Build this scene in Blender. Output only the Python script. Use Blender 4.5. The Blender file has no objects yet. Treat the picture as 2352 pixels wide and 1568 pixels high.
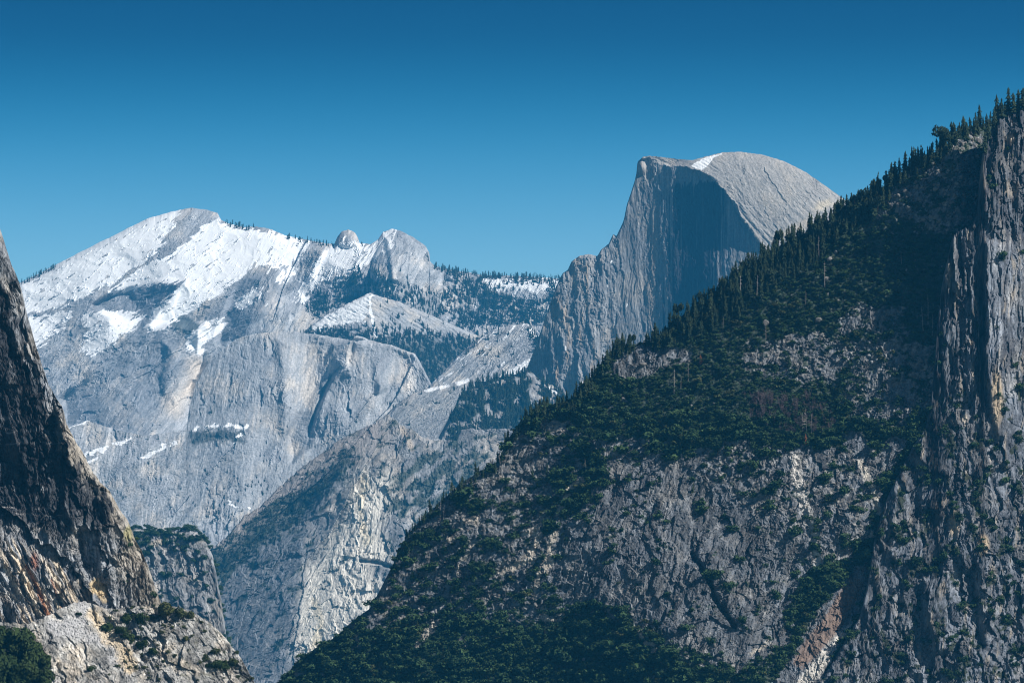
import bpy, math, random
import numpy as np
f32 = np.float32
sc = bpy.context.scene
COL = sc.collection
rng = np.random.default_rng(7)

# ------------------------------------------------------------------ camera
# tall telephoto view up a granite valley; photograph measured on a 2352 x 1568 sheet
FW, FH, FOC = 2352.0, 1568.0, 11111.0
HORIZON = 1440.0
PITCH = math.atan((HORIZON - FH / 2) / FOC)
cam_d = bpy.data.cameras.new('camera')
cam_d.sensor_width = 36.0
cam_d.lens = 36.0 * FOC / FW
cam_d.clip_start = 1.0
cam_d.clip_end = 90000.0
cam = bpy.data.objects.new('camera', cam_d)
cam.location = (0, 0, 0)
cam.rotation_euler = (math.radians(90) + PITCH, 0, 0)
COL.objects.link(cam)
sc.camera = cam

# ------------------------------------------------------------------ light
SUN_AZ, SUN_EL = 114.0, 40.0          # clockwise from the view direction, above the horizon
world = bpy.data.worlds.new('World')
sc.world = world
world.use_nodes = True
wt = world.node_tree
wt.nodes.clear()
w_out = wt.nodes.new('ShaderNodeOutputWorld')
w_bg = wt.nodes.new('ShaderNodeBackground')
w_sky = wt.nodes.new('ShaderNodeTexSky')
w_sky.sky_type = 'NISHITA'
w_sky.sun_disc = False
w_sky.sun_elevation = math.radians(SUN_EL)
w_sky.sun_rotation = math.radians(SUN_AZ)
w_sky.altitude = 1500
w_sky.air_density = 1.0
w_sky.dust_density = 0.2
w_sky.ozone_density = 4.0
w_bg.inputs['Strength'].default_value = 0.088
# the whole sky is a deep polarised blue that pales towards the horizon all round
w_tc = wt.nodes.new('ShaderNodeTexCoord')
w_sep = wt.nodes.new('ShaderNodeSeparateXYZ')
w_ramp = wt.nodes.new('ShaderNodeValToRGB')
w_mul = wt.nodes.new('ShaderNodeMix')
w_mul.data_type = 'RGBA'
w_mul.blend_type = 'MULTIPLY'
w_mul.inputs[0].default_value = 1.0
wt.links.new(w_tc.outputs['Generated'], w_sep.inputs[0])
w_map = wt.nodes.new('ShaderNodeMapRange')
w_map.inputs['From Min'].default_value = 0.0
w_map.inputs['From Max'].default_value = 0.16
wt.links.new(w_sep.outputs['Z'], w_map.inputs['Value'])
wt.links.new(w_map.outputs[0], w_ramp.inputs[0])
SKY_STOPS = [(0.0, (0.90, 1.12, 1.12)), (0.42, (0.88, 1.12, 1.12)), (0.60, (0.10, 0.58, 0.76)), (0.76, (0.0, 0.10, 0.22)), (1.0, (0.0, 0.05, 0.15))]
els = w_ramp.color_ramp.elements
els[0].position, els[0].color = SKY_STOPS[0][0], SKY_STOPS[0][1] + (1,)
els[1].position, els[1].color = SKY_STOPS[-1][0], SKY_STOPS[-1][1] + (1,)
w_ramp.color_ramp.interpolation = 'B_SPLINE'
for p_, c_ in SKY_STOPS[1:-1]:
    e_ = els.new(p_)
    e_.color = c_ + (1,)
wt.links.new(w_sky.outputs[0], w_mul.inputs[6])
wt.links.new(w_ramp.outputs[0], w_mul.inputs[7])
wt.links.new(w_mul.outputs[2], w_bg.inputs['Color'])
wt.links.new(w_bg.outputs[0], w_out.inputs['Surface'])

sun_d = bpy.data.lights.new('sun', 'SUN')
sun_d.energy = 5.0
sun_d.angle = math.radians(0.5)
sun_d.color = (1.0, 0.955, 0.89)
sun = bpy.data.objects.new('sun', sun_d)
COL.objects.link(sun)
a_, e_ = math.radians(SUN_AZ), math.radians(SUN_EL)
from mathutils import Vector
SUNV = Vector((math.sin(a_) * math.cos(e_), math.cos(a_) * math.cos(e_), math.sin(e_)))
sun.rotation_euler = SUNV.to_track_quat('Z', 'Y').to_euler()
sun.location = (2000, -500, 3000)
sc.view_settings.view_transform = 'Standard'
sc.view_settings.look = 'None'
sc.view_settings.gamma = 1.0
sc.view_settings.use_curve_mapping = False
sc.view_settings.exposure = 0.42
sc.cycles.volume_bounces = 0
sc.cycles.max_bounces = 4
sc.cycles.use_denoising = True
sc.cycles.filter_width = 1.1

HAZE_DENSITY = 2.0e-5
HAZE_COLOR = (0.05, 0.47, 1.0)

# ------------------------------------------------------------------ noise tools (numpy)
_r = np.random.default_rng(11)
PERM = np.concatenate([_r.permutation(256)] * 3).astype(np.int32)
_a = _r.random(256) * 2 * np.pi
GX, GY = np.cos(_a).astype(f32), np.sin(_a).astype(f32)
RND = _r.random((256, 4)).astype(f32)

def perlin(x, y, seed=0):
    x = np.asarray(x, f32) + f32(seed * 17.31); y = np.asarray(y, f32) + f32(seed * 7.77)
    xi = np.floor(x); yi = np.floor(y)
    xf = x - xi; yf = y - yi
    xi = xi.astype(np.int32) & 255; yi = yi.astype(np.int32) & 255
    u = xf * xf * xf * (xf * (xf * 6 - 15) + 10); v = yf * yf * yf * (yf * (yf * 6 - 15) + 10)
    pa = PERM[xi]; pb = PERM[xi + 1]
    h = PERM[pa + yi]; n00 = GX[h] * xf + GY[h] * yf
    h = PERM[pb + yi]; n10 = GX[h] * (xf - 1) + GY[h] * yf
    h = PERM[pa + yi + 1]; n01 = GX[h] * xf + GY[h] * (yf - 1)
    h = PERM[pb + yi + 1]; n11 = GX[h] * (xf - 1) + GY[h] * (yf - 1)
    a = n00 + u * (n10 - n00); b = n01 + u * (n11 - n01)
    return (a + v * (b - a)) * f32(1.5)

def fbm(x, y, o=4, seed=0, gain=0.5):
    s = 0; a = 1.0; f = 1.0; t = 0
    for i in range(o):
        s = s + a * perlin(x * f, y * f, seed + i * 3.7); t += a
        a *= gain; f *= 2.07
    return s / t

def ridged(x, y, o=4, seed=0, gain=0.5):
    s = 0; a = 1.0; f = 1.0; t = 0
    for i in range(o):
        s = s + a * (1 - 2 * np.abs(perlin(x * f, y * f, seed + i * 5.3))); t += a
        a *= gain; f *= 2.11
    return s / t

def rot(U, V, deg, along, across):
    """coordinates whose first axis runs along a grain that falls at `deg` (0 = to the right, 90 = straight down)"""
    a = math.radians(deg); c, s = math.cos(a), math.sin(a)
    return (U * c + V * s) / along, (-U * s + V * c) / across

def facets(x, y, seed=0, tilt=0.6, off=0.35):
    """broken rock: cells, each a plane with its own tilt and its own offset"""
    x = np.asarray(x, f32) + f32(seed * 3.1); y = np.asarray(y, f32) + f32(seed * 9.7)
    xi = np.floor(x).astype(np.int32); yi = np.floor(y).astype(np.int32)
    best = np.full(x.shape, 1e9, f32); out = np.zeros(x.shape, f32)
    for dx in (-1, 0, 1):
        for dy in (-1, 0, 1):
            cx = xi + dx; cy = yi + dy
            h = PERM[PERM[cx & 255] + (cy & 255)]
            r = RND[h]
            ex = x - (cx + r[..., 0]); ey = y - (cy + r[..., 1])
            d = ex * ex + ey * ey
            h2 = PERM[h + 7]; q = RND[h2]
            val = (q[..., 0] - .5) * 2 * tilt * ex + (q[..., 1] - .5) * 2 * tilt * ey + (q[..., 2] - .5) * 2 * off
            m = d < best
            best = np.where(m, d, best); out = np.where(m, val, out)
    return out

def crag(U, V, deg, L, seed, asp=2.2, warp=.5, fine=1.25):
    """jointed granite: warped blocks in three sizes, smooth slabs between broken zones, open cracks.
    returns relief in pixels and a block-by-block tone (-1..1)"""
    w1 = fbm(U / (2.6 * L), V / (2.6 * L), 3, seed + 1); w2 = fbm(U / (2.6 * L), V / (2.6 * L), 3, seed + 2)
    w3 = perlin(U / (.6 * L), V / (.6 * L), seed + 3)
    u, v = rot(U + L * warp * (1.6 * w1 + .25 * w3), V + L * warp * (1.6 * w2 - .2 * w3), deg, L * asp, L)
    rough = sstep(-.22, .28, fbm(U / (3.2 * L), V / (4 * L), 3, seed + 4))
    f1 = facets(u, v, seed + 5, .9, .5)
    f2 = facets(u * 2.6, v * 2.3, seed + 6, 1.0, .5)
    f3 = facets(u * 6.1, v * 5.3, seed + 7, 1.1, .5)
    n = fbm(u * .8, v * 1.2, 5, seed + 8, .6)
    cr = np.abs(perlin(u * .55, v * .55, seed + 9) + .22 * n)
    crack = (1 - sstep(.0, .028, cr)) * sstep(-.1, .25, perlin(u * .3, v * .3, seed + 10) + .1)
    cr2 = np.abs(perlin(u * 1.7 + n, v * 1.3, seed + 12))
    crack2 = (1 - sstep(.0, .05, cr2)) * rough
    h = L * (.34 * f1 + fine * (.12 + .88 * rough) * (.15 * f2 + .075 * f3) - .34 * n + .05 * crack * rough + .03 * crack2)
    tone = 1.1 * facets(u, v, seed + 5, 0, .5) + .9 * facets(u * 2.6, v * 2.3, seed + 6, 0, .5) * (.4 + .6 * rough) + .8 * n - .3 * crack + .9 * fbm(U / 3.4, V / 4.2, 2, seed + 13)
    return h.astype(f32), tone.astype(f32)

def sstep(a, b, x):
    t = np.clip((x - a) / (b - a), 0, 1)
    return t * t * (3 - 2 * t)

def terrace(n, k, w=0.25):
    t = n * k; f = np.floor(t)
    return (f + sstep(0, w, t - f)) / k

def sdf(poly, U, V, m=70.0):
    """signed pixel distance to an outline, positive inside"""
    poly = np.array(poly, f32)
    lo = poly.min(0) - m; hi = poly.max(0) + m
    sel = (U >= lo[0]) & (U <= hi[0]) & (V >= lo[1]) & (V <= hi[1])
    out = np.full(U.shape, -m, f32)
    u = U[sel]; v = V[sel]
    if not u.size:
        return out
    d = np.full(u.shape, 1e12, f32); ins = np.zeros(u.shape, bool)
    n = len(poly)
    for i in range(n):
        ax, ay = poly[i]; bx, by = poly[(i + 1) % n]
        ex, ey = bx - ax, by - ay
        t = np.clip(((u - ax) * ex + (v - ay) * ey) / (ex * ex + ey * ey + 1e-9), 0, 1)
        d = np.minimum(d, (u - ax - t * ex) ** 2 + (v - ay - t * ey) ** 2)
        if ay != by:
            c = ((ay > v) != (by > v)) & (u < (bx - ax) * (v - ay) / (by - ay) + ax)
            ins ^= c
    d = np.sqrt(d)
    out[sel] = np.clip(np.where(ins, d, -d), -m, 1e9)
    return out

def ldist(line, U, V, m=60.0):
    """pixel distance to a polyline"""
    line = np.array(line, f32)
    lo = line.min(0) - m; hi = line.max(0) + m
    sel = (U >= lo[0]) & (U <= hi[0]) & (V >= lo[1]) & (V <= hi[1])
    out = np.full(U.shape, m, f32)
    u = U[sel]; v = V[sel]
    d = np.full(u.shape, 1e12, f32)
    for i in range(len(line) - 1):
        ax, ay = line[i]; bx, by = line[i + 1]
        ex, ey = bx - ax, by - ay
        t = np.clip(((u - ax) * ex + (v - ay) * ey) / (ex * ex + ey * ey + 1e-9), 0, 1)
        d = np.minimum(d, (u - ax - t * ex) ** 2 + (v - ay - t * ey) ** 2)
    out[sel] = np.minimum(np.sqrt(d), m)
    return out

def side(line, U, V, m=90.0):
    """signed pixel distance to a line, positive on its right-hand side when walked downwards on the sheet"""
    line = np.array(line, f32)
    out = np.full(U.shape, m, f32)
    lo = line.min(0) - m; hi = line.max(0) + m
    sel = (U >= lo[0]) & (U <= hi[0]) & (V >= lo[1]) & (V <= hi[1])
    u = U[sel]; v = V[sel]
    if not u.size: return out
    d = np.full(u.shape, 1e12, f32); sg = np.ones(u.shape, f32)
    for i in range(len(line) - 1):
        ax, ay = line[i]; bx, by = line[i + 1]
        ex, ey = bx - ax, by - ay
        t = np.clip(((u - ax) * ex + (v - ay) * ey) / (ex * ex + ey * ey + 1e-9), 0, 1)
        dd = (u - ax - t * ex) ** 2 + (v - ay - t * ey) ** 2
        c = (u - ax) * ey - (v - ay) * ex
        sg = np.where(dd < d, np.sign(c), sg); d = np.minimum(d, dd)
    out[sel] = np.minimum(np.sqrt(d), m) * sg
    return out

def notch(line, U, V, amp, w=18.0, wob=0.0):
    """a step in the rock: the left-hand side stands proud of the right, fading away over w pixels"""
    s = side(line, U + wob, V - wob, 90.0)
    return amp * (np.where(s > 0, np.exp(-np.abs(s) / w), -np.exp(-np.abs(s) / w)) * (np.abs(s) < 89)).astype(f32)

def tilt(poly, U, V, gx, gy, w=10.0, wob=0.0):
    """turn one facet of a wall"""
    p = np.array(poly, float); c = p.mean(0)
    m = sstep(-w, w, sdf(poly, U, V) + wob)
    return (m * (gx * (U - c[0]) + gy * (V - c[1]))).astype(f32)

def rbf(pts, U, V):
    p = np.array(pts, float)
    n = len(p)
    d = np.hypot(p[:, None, 0] - p[None, :, 0], p[:, None, 1] - p[None, :, 1])
    A = np.zeros((n + 3, n + 3)); A[:n, :n] = d; A[:n, n] = 1; A[:n, n + 1:] = p[:, :2]
    A[n, :n] = 1; A[n + 1:, :n] = p[:, :2].T
    w = np.linalg.solve(A, np.concatenate([p[:, 2], [0, 0, 0]]))
    out = (w[n] + w[n + 1] * U + w[n + 2] * V).astype(f32)
    for i in range(n):
        out += f32(w[i]) * np.hypot(U - f32(p[i, 0]), V - f32(p[i, 1]))
    return out

def mixc(c, k, m):
    """blend colour field c towards colour k by mask m"""
    m = np.broadcast_to(np.asarray(m, f32), c.shape[:-1])[..., None]
    return c * (1 - m) + np.array(k, f32) * m

CP, SP = math.cos(PITCH), math.sin(PITCH)
def place(U, V, D):
    """point seen at (U, V) of the photograph at forward distance D metres"""
    cx = (U - FW / 2) / FOC; cz = (FH / 2 - V) / FOC
    ry = CP - SP * cz; rz = SP + CP * cz
    k = D / ry
    return np.stack([cx * k, D + 0 * cx, rz * k], -1)

# ------------------------------------------------------------------ materials
def new_mat(name):
    m = bpy.data.materials.new(name); m.use_nodes = True
    nt = m.node_tree; nt.nodes.clear()
    o = nt.nodes.new('ShaderNodeOutputMaterial'); b = nt.nodes.new('ShaderNodeBsdfPrincipled')
    nt.links.new(b.outputs[0], o.inputs['Surface'])
    return m, nt, b

def rock_material(name, grain, bump, var=0.5, rough=0.9):
    """granite: mapped tint (mineral colour, some painted light and shade), speckle and fine relief (grain in metres)"""
    m, nt, b = new_mat(name)
    at = nt.nodes.new('ShaderNodeAttribute'); at.attribute_name = 'tint'
    tc = nt.nodes.new('ShaderNodeTexCoord')
    mp = nt.nodes.new('ShaderNodeMapping'); mp.inputs['Scale'].default_value = (1, 1, 0.45)
    n1 = nt.nodes.new('ShaderNodeTexNoise'); n1.inputs['Scale'].default_value = 1 / grain; n1.inputs['Detail'].default_value = 5
    n1.inputs['Roughness'].default_value = 0.65
    nt.links.new(tc.outputs['Object'], mp.inputs[0]); nt.links.new(mp.outputs[0], n1.inputs['Vector'])
    mr = nt.nodes.new('ShaderNodeMapRange')
    mr.inputs['From Min'].default_value = 0.3; mr.inputs['From Max'].default_value = 0.7
    mr.inputs['To Min'].default_value = 1 - var * .8; mr.inputs['To Max'].default_value = 1 + var * .8
    nt.links.new(n1.outputs[0], mr.inputs['Value'])
    mx = nt.nodes.new('ShaderNodeVectorMath'); mx.operation = 'SCALE'
    nt.links.new(at.outputs['Color'], mx.inputs[0]); nt.links.new(mr.outputs[0], mx.inputs['Scale'])
    nt.links.new(mx.outputs[0], b.inputs['Base Color'])
    bp = nt.nodes.new('ShaderNodeBump'); bp.inputs['Strength'].default_value = bump; bp.inputs['Distance'].default_value = grain * 0.5
    nt.links.new(n1.outputs[0], bp.inputs['Height']); nt.links.new(bp.outputs[0], b.inputs['Normal'])
    b.inputs['Roughness'].default_value = rough
    b.inputs['Specular IOR Level'].default_value = 0.15
    return m

def plain_material(name, col, col2, scale=0.5, rough=0.9, rand=0.35, spec=0.1):
    """organic material: two tones mixed by noise and by the individual"""
    m, nt, b = new_mat(name)
    tc = nt.nodes.new('ShaderNodeTexCoord')
    n1 = nt.nodes.new('ShaderNodeTexNoise'); n1.inputs['Scale'].default_value = scale; n1.inputs['Detail'].default_value = 3
    nt.links.new(tc.outputs['Object'], n1.inputs['Vector'])
    oi = nt.nodes.new('ShaderNodeObjectInfo')
    ad = nt.nodes.new('ShaderNodeMath'); ad.operation = 'MULTIPLY_ADD'
    ad.inputs[1].default_value = rand * 2; nt.links.new(oi.outputs['Random'], ad.inputs[0])
    sb = nt.nodes.new('ShaderNodeMath'); sb.operation = 'SUBTRACT'; sb.inputs[1].default_value = rand
    nt.links.new(n1.outputs[0], sb.inputs[0]); nt.links.new(sb.outputs[0], ad.inputs[2])
    mx = nt.nodes.new('ShaderNodeMix'); mx.data_type = 'RGBA'
    mx.inputs[6].default_value = (*col, 1); mx.inputs[7].default_value = (*col2, 1)
    nt.links.new(ad.outputs[0], mx.inputs[0]); nt.links.new(mx.outputs[2], b.inputs['Base Color'])
    b.inputs['Roughness'].default_value = rough; b.inputs['Specular IOR Level'].default_value = spec
    return m

M_SNOW, nt_, b_ = new_mat('snow')
b_.inputs['Base Color'].default_value = (0.86, 0.88, 0.90, 1); b_.inputs['Roughness'].default_value = 0.8
b_.inputs['Specular IOR Level'].default_value = 0.2
tc_ = nt_.nodes.new('ShaderNodeTexCoord'); n_ = nt_.nodes.new('ShaderNodeTexNoise'); n_.inputs['Scale'].default_value = 0.06; n_.inputs['Detail'].default_value = 4
bp_ = nt_.nodes.new('ShaderNodeBump'); bp_.inputs['Strength'].default_value = 0.35; bp_.inputs['Distance'].default_value = 4.0
nt_.links.new(tc_.outputs['Object'], n_.inputs['Vector']); nt_.links.new(n_.outputs[0], bp_.inputs['Height']); nt_.links.new(bp_.outputs[0], b_.inputs['Normal'])

M_FAR = rock_material('far_granite', 6.0, 0.5, 0.35)
M_MID = rock_material('granite', 4.0, 0.6, 0.45)
M_NEAR = rock_material('near_granite', 1.6, 0.6, 0.5)
M_NEEDLE = plain_material('conifer_needles', (0.016, 0.030, 0.017), (0.045, 0.062, 0.030), 0.6)
M_FARNEEDLE = plain_material('distant_conifer_needles', (0.016, 0.030, 0.020), (0.045, 0.060, 0.034), 0.3)
M_SHRUB = plain_material('evergreen_scrub_leaves', (0.014, 0.036, 0.016), (0.065, 0.110, 0.044), 0.8)
M_OLIVE = plain_material('olive_scrub_leaves', (0.03, 0.045, 0.018), (0.10, 0.11, 0.045), 0.8)
M_BARK = plain_material('bark', (0.05, 0.04, 0.035), (0.10, 0.085, 0.075), 1.5)
M_DEAD = plain_material('weathered_dead_wood', (0.20, 0.18, 0.165), (0.40, 0.37, 0.34), 0.8)
M_TWIG = plain_material('bare_purple_twigs', (0.085, 0.065, 0.075), (0.16, 0.125, 0.13), 0.8)
M_RUST = plain_material('dead_red_needles', (0.14, 0.055, 0.03), (0.24, 0.10, 0.05), 0.8)
M_BOULDER = plain_material('boulder_granite', (0.10, 0.098, 0.096), (0.27, 0.255, 0.24), 0.25, rand=0.3)

# ------------------------------------------------------------------ mesh tools
def mesh_from(name, co, quads, mat, tint=None, smooth=False):
    me = bpy.data.meshes.new(name)
    nf = len(quads); k = quads.shape[1]
    me.vertices.add(len(co)); me.vertices.foreach_set('co', np.ascontiguousarray(co, f32).ravel())
    me.loops.add(nf * k); me.loops.foreach_set('vertex_index', np.ascontiguousarray(quads, np.int32).ravel())
    me.polygons.add(nf)
    me.polygons.foreach_set('loop_start', np.arange(0, nf * k, k, dtype=np.int32))
    me.polygons.foreach_set('use_smooth', np.full(nf, smooth))
    if tint is not None:
        a = me.attributes.new('tint', 'FLOAT_COLOR', 'POINT')
        c = np.ones((len(co), 4), f32); c[:, :3] = np.clip(tint, 0.004, 0.9)
        a.data.foreach_set('color', c.ravel())
    me.update(); me.validate()
    me.materials.append(mat)
    return me

def setting(name, me, label=None):
    o = bpy.data.objects.new(name, me); COL.objects.link(o)
    o['kind'] = 'structure'
    if label: o['label'] = label
    return o

def stuff(name, me, label, cat):
    o = bpy.data.objects.new(name, me); COL.objects.link(o)
    o['kind'] = 'stuff'; o['label'] = label; o['category'] = cat
    return o

LAYERS = {}
class Layer:
    pass

def layer(name, key, sil, D0, vb, fn, mat, jag=2.0, jagw=14.0, step=2.0, back=260.0, label=None, vstep=None, snow_label=None, smooth=False):
    """one mountain mass: its outline, base distance in metres, lower limit, and a function giving relief (in
    sheet pixels, away from the viewer), mineral tint with some painted light and shade, and snow. The mass falls away behind its crest."""
    sil = np.array(sil, float)
    u0, u1 = sil[0, 0], sil[-1, 0]
    nu = int((u1 - u0) / step) + 1
    u = np.linspace(u0, u1, nu).astype(f32)
    top = np.interp(u, sil[:, 0], sil[:, 1]).astype(f32)
    sd = (abs(hash(key)) % 97) * 0 + len(key) * 3.3 + sil[0, 0] * .01
    top = top + jag * fbm(u / jagw, 0 * u + sd, 4, 1, 0.65) * 1.6
    if np.isscalar(vb): vbu = np.full(nu, vb, f32)
    else:
        vb = np.array(vb, float); vbu = np.interp(u, vb[:, 0], vb[:, 1]).astype(f32)
    vbu = np.maximum(vbu, top + 6)
    nv = int(np.max(vbu - top) / (vstep or step)) + 1
    t = np.linspace(0, 1, nv).astype(f32)[:, None]
    U = np.broadcast_to(u[None], (nv, nu)).astype(f32); V = vbu[None] + (top - vbu)[None] * t
    T = V - top[None]
    h, tint, snow = fn(U, V, T)
    mpp = D0 / FOC
    D = D0 + mpp * h
    P = place(U, V, D)
    L = Layer(); L.u0, L.du, L.nu, L.nv, L.top, L.vb, L.P, L.mpp = u0, (u1 - u0) / (nu - 1), nu, nv, top, vbu, P, mpp
    L.tint = tint; L.snow = snow
    LAYERS[key] = L
    # the far side, falling away behind the crest
    rows = [P]
    last = P[-1]
    for k in (0.06, 0.2, 0.5, 1.0):
        q = last.copy(); q[:, 1] += back * k
        q[:, 2] -= back * (k ** 1.5) * 0.9
        rows.append(q[None])
    P = np.concatenate(rows, 0)
    tint = np.concatenate([tint] + [tint[-1:]] * 4, 0)
    if snow is None: snow = np.zeros(h.shape, f32)
    snow = np.concatenate([snow] + [snow[-1:]] * 4, 0)
    nv2 = nv + 4
    idx = np.arange(nv2 * nu, dtype=np.int32).reshape(nv2, nu)
    q = np.stack([idx[:-1, :-1], idx[:-1, 1:], idx[1:, 1:], idx[1:, :-1]], -1).reshape(-1, 4)
    s = snow.ravel()[q].mean(1) > 0.5
    co = P.reshape(-1, 3); tt = tint.reshape(-1, 3)
    def sub(mask, nm, m, ti):
        qq = q[mask]
        used = np.unique(qq); remap = np.zeros(len(co), np.int32); remap[used] = np.arange(len(used))
        return mesh_from(nm, co[used], remap[qq], m, tt[used] if ti else None, smooth)
    setting(name, sub(~s, name, mat, True), label)
    if s.any():
        setting('snowfield', sub(s, 'snowfield', M_SNOW, False), snow_label)
    return L

def at(key, u, v):
    L = LAYERS[key]
    iu = np.clip(np.rint((np.asarray(u) - L.u0) / L.du).astype(int), 0, L.nu - 1)
    t = (np.asarray(v) - L.vb[iu]) / (L.top[iu] - L.vb[iu])
    iv = np.clip(np.rint(t * (L.nv - 1)).astype(int), 0, L.nv - 1)
    return L.P[iv, iu]

def roundoff(T, w, a):
    k = np.clip(1 - T / w, 0, 0.985)
    return a * (1 - np.sqrt(1 - k * k))

GRAY = (0.272, 0.283, 0.298); WARM = (0.38, 0.355, 0.325); PALE = (0.50, 0.485, 0.46); DARK = (0.075, 0.08, 0.09); COOL = (0.21, 0.22, 0.24)
def base_tint(U, V, deg=80, along=60, across=14, seed=0, k=0.5):
    a, b = rot(U, V, deg, along, across)
    n = fbm(a, b, 4, seed, 0.6)
    m = fbm(U / 70, V / 70, 3, seed + 5)
    c = np.zeros(U.shape + (3,), f32) + np.array(GRAY, f32)
    c = mixc(c, WARM, sstep(-0.1, 0.6, m + 0.5 * n))
    c = mixc(c, COOL, sstep(0.0, 0.5, -m + 0.4 * n) * .7)
    return c * (1 + k * n[..., None])

# ================================================================== the mountains, far to near
# ---- valley floor
def ground():
    xs = np.linspace(-9000, 9000, 60); ys = np.linspace(-900, 28500, 90)
    X, Y = np.meshgrid(xs, ys)
    Z = -330 + 12 * fbm(X / 900, Y / 900, 3, 3)
    co = np.stack([X, Y, Z], -1).reshape(-1, 3)
    idx = np.arange(co.shape[0]).reshape(X.shape)
    q = np.stack([idx[:-1, :-1], idx[:-1, 1:], idx[1:, 1:], idx[1:, :-1]], -1).reshape(-1, 4)
    c = np.zeros((len(co), 3), f32) + np.array((0.05, 0.065, 0.035), f32)
    setting('valley_floor', mesh_from('valley_floor', co, q, M_MID, c), 'wooded valley floor below the cliffs')
ground()

# ---- snowy summit ridge
SNOW_BIG = [
    [(30, 662), (45, 655), (130, 610), (250, 545), (340, 503), (400, 487), (385, 520), (352, 565), (322, 598), (270, 632), (215, 660), (190, 672), (120, 702), (58, 716), (30, 710)],
    [(498, 512), (560, 530), (620, 538), (700, 555), (690, 590), (640, 612), (590, 600), (566, 612), (530, 652), (470, 682), (440, 700), (392, 735), (345, 752), (372, 710), (402, 682), (430, 655), (425, 640), (350, 642), (262, 668), (330, 618), (400, 592), (450, 552), (485, 520)],
    [(205, 728), (262, 722), (322, 726), (295, 752), (255, 780), (205, 808), (196, 800), (222, 762), (198, 742)],
    [(60, 742), (100, 728), (152, 726), (118, 755), (84, 792), (60, 788)],
    [(436, 778), (470, 752), (508, 738), (505, 755), (470, 780), (455, 800), (440, 795)],
    [(742, 592), (770, 570), (805, 562), (850, 566), (800, 605), (740, 642), (706, 672), (684, 692), (700, 650), (722, 618)],
    [(878, 532), (900, 528), (905, 545), (885, 572), (845, 600), (790, 640), (770, 650), (800, 610), (850, 575)],
    [(1106, 643), (1180, 650), (1262, 640), (1285, 660), (1250, 668), (1190, 660), (1130, 662)],
    [(545, 700), (590, 665), (595, 672), (560, 704)], [(640, 640), (668, 610), (672, 620), (650, 648)],
]
def clouds_rest(U, V, T):
    h = 0.95 * (1000 - V) - 0.05 * (U - 500)
    h += rbf([(40, 660, 30), (200, 570, 0), (440, 480, 0), (350, 590, -20), (300, 680, 15), (130, 720, 30), (120, 900, 40), (250, 740, -25), (300, 850, 25), (430, 660, -30),
              (450, 800, 40), (440, 950, 60), (520, 560, 0), (600, 640, -25), (640, 720, -10), (700, 560, 15), (700, 680, 35), (770, 600, -10), (800, 700, 10), (860, 540, 0), (900, 640, -45),
              (860, 660, -40), (985, 590, 0), (1000, 700, 30), (1100, 700, 60), (1200, 640, 30), (1300, 700, 30), (0, 1250, -20), (600, 1250, 0), (300, 1050, -30), (200, 1150, 0), (1300, 900, 60), (900, 900, 60), (600, 850, 20)], U, V) * 1.15
    # the bald dome right of the second summit
    q = ((U - 935) / 85) ** 2 + ((V - 640) / 115) ** 2
    h -= 55 * np.sqrt(np.clip(1 - q, 0, 1))
    kn = ((U - 797) / 25) ** 2 + ((V - 548) / 22) ** 2
    h -= 16 * np.sqrt(np.clip(1 - kn, 0, 1))
    h += roundoff(T, 26, 40)
    wl = sstep(620, 520, U)                                  # grain: leaning left of the summit, steeper right of it
    a1, b1 = rot(U, V, 148, 46, 9); a2, b2 = rot(U, V, 118, 40, 9)
    w1, w2 = fbm(U / 60, V / 60, 2, 31), fbm(U / 60, V / 60, 2, 37)
    n = wl * ridged(a1 + w1, b1 + w2, 4, 2, .6) + (1 - wl) * ridged(a2 + w1, b2 + w2, 4, 8, .6)
    big = ridged(U / 120 + .3 * w1, V / 90, 3, 9)
    g1, t1 = crag(U, V, 140, 17, 601, 2.6); g2, t2 = crag(U, V, 112, 15, 631, 2.4)
    gr = wl * g1 + (1 - wl) * g2; tone = wl * t1 + (1 - wl) * t2
    fine = -2.6 * n + .62 * gr + .8 * fbm(U / 5, V / 5, 3, 21, .7)
    h += - 6 * big
    h += 22 * sstep(30, 0, ldist([(465, 790), (440, 870), (432, 950), (430, 985)], U, V)) * sstep(780, 860, V)
    wb = 8 * w1
    h += tilt([(215, 700), (262, 672), (350, 645), (425, 645), (400, 690), (345, 752), (280, 735)], U, V, -.55, .0, 8, wb)
    h += tilt([(330, 745), (470, 745), (455, 840), (400, 930), (330, 1000), (150, 980), (140, 915), (230, 850)], U, V, -.30, .1, 10, wb)
    h += tilt([(380, 790), (450, 780), (465, 840), (430, 900), (380, 900)], U, V, .45, 0, 14, wb)
    h += tilt([(560, 640), (640, 620), (610, 720), (540, 790), (500, 790), (520, 700)], U, V, -.5, 0, 10, wb)
    h += tilt([(690, 570), (745, 570), (720, 640), (680, 700), (650, 680)], U, V, -.6, .1, 8, wb)
    h += tilt([(885, 545), (985, 590), (1035, 645), (960, 668), (900, 640)], U, V, .25, 0, 8, wb)
    h += notch([(330, 745), (240, 830), (145, 915)], U, V, -3, 16, 3 * wb) + notch([(640, 600), (560, 690), (470, 770)], U, V, 2.2, 20, 3 * wb) + notch([(520, 720), (420, 800), (300, 880)], U, V, 2.5, 20, 3 * wb)
    h += notch([(700, 560), (660, 640), (640, 700)], U, V, -7, 18, wb) + notch([(850, 575), (800, 640), (770, 680)], U, V, 5, 14, wb) + notch([(170, 700), (260, 700), (330, 690)], U, V, 4, 12, wb)
    c = base_tint(U, V, 125, 60, 7, 4, .45)
    lower = sstep(720, 900, V) * sstep(500, 350, U)
    c = mixc(c, COOL, 0.5 * sstep(.0, .5, fbm(*rot(U, V, 150, 200, 70), 3, 77)))
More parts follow.
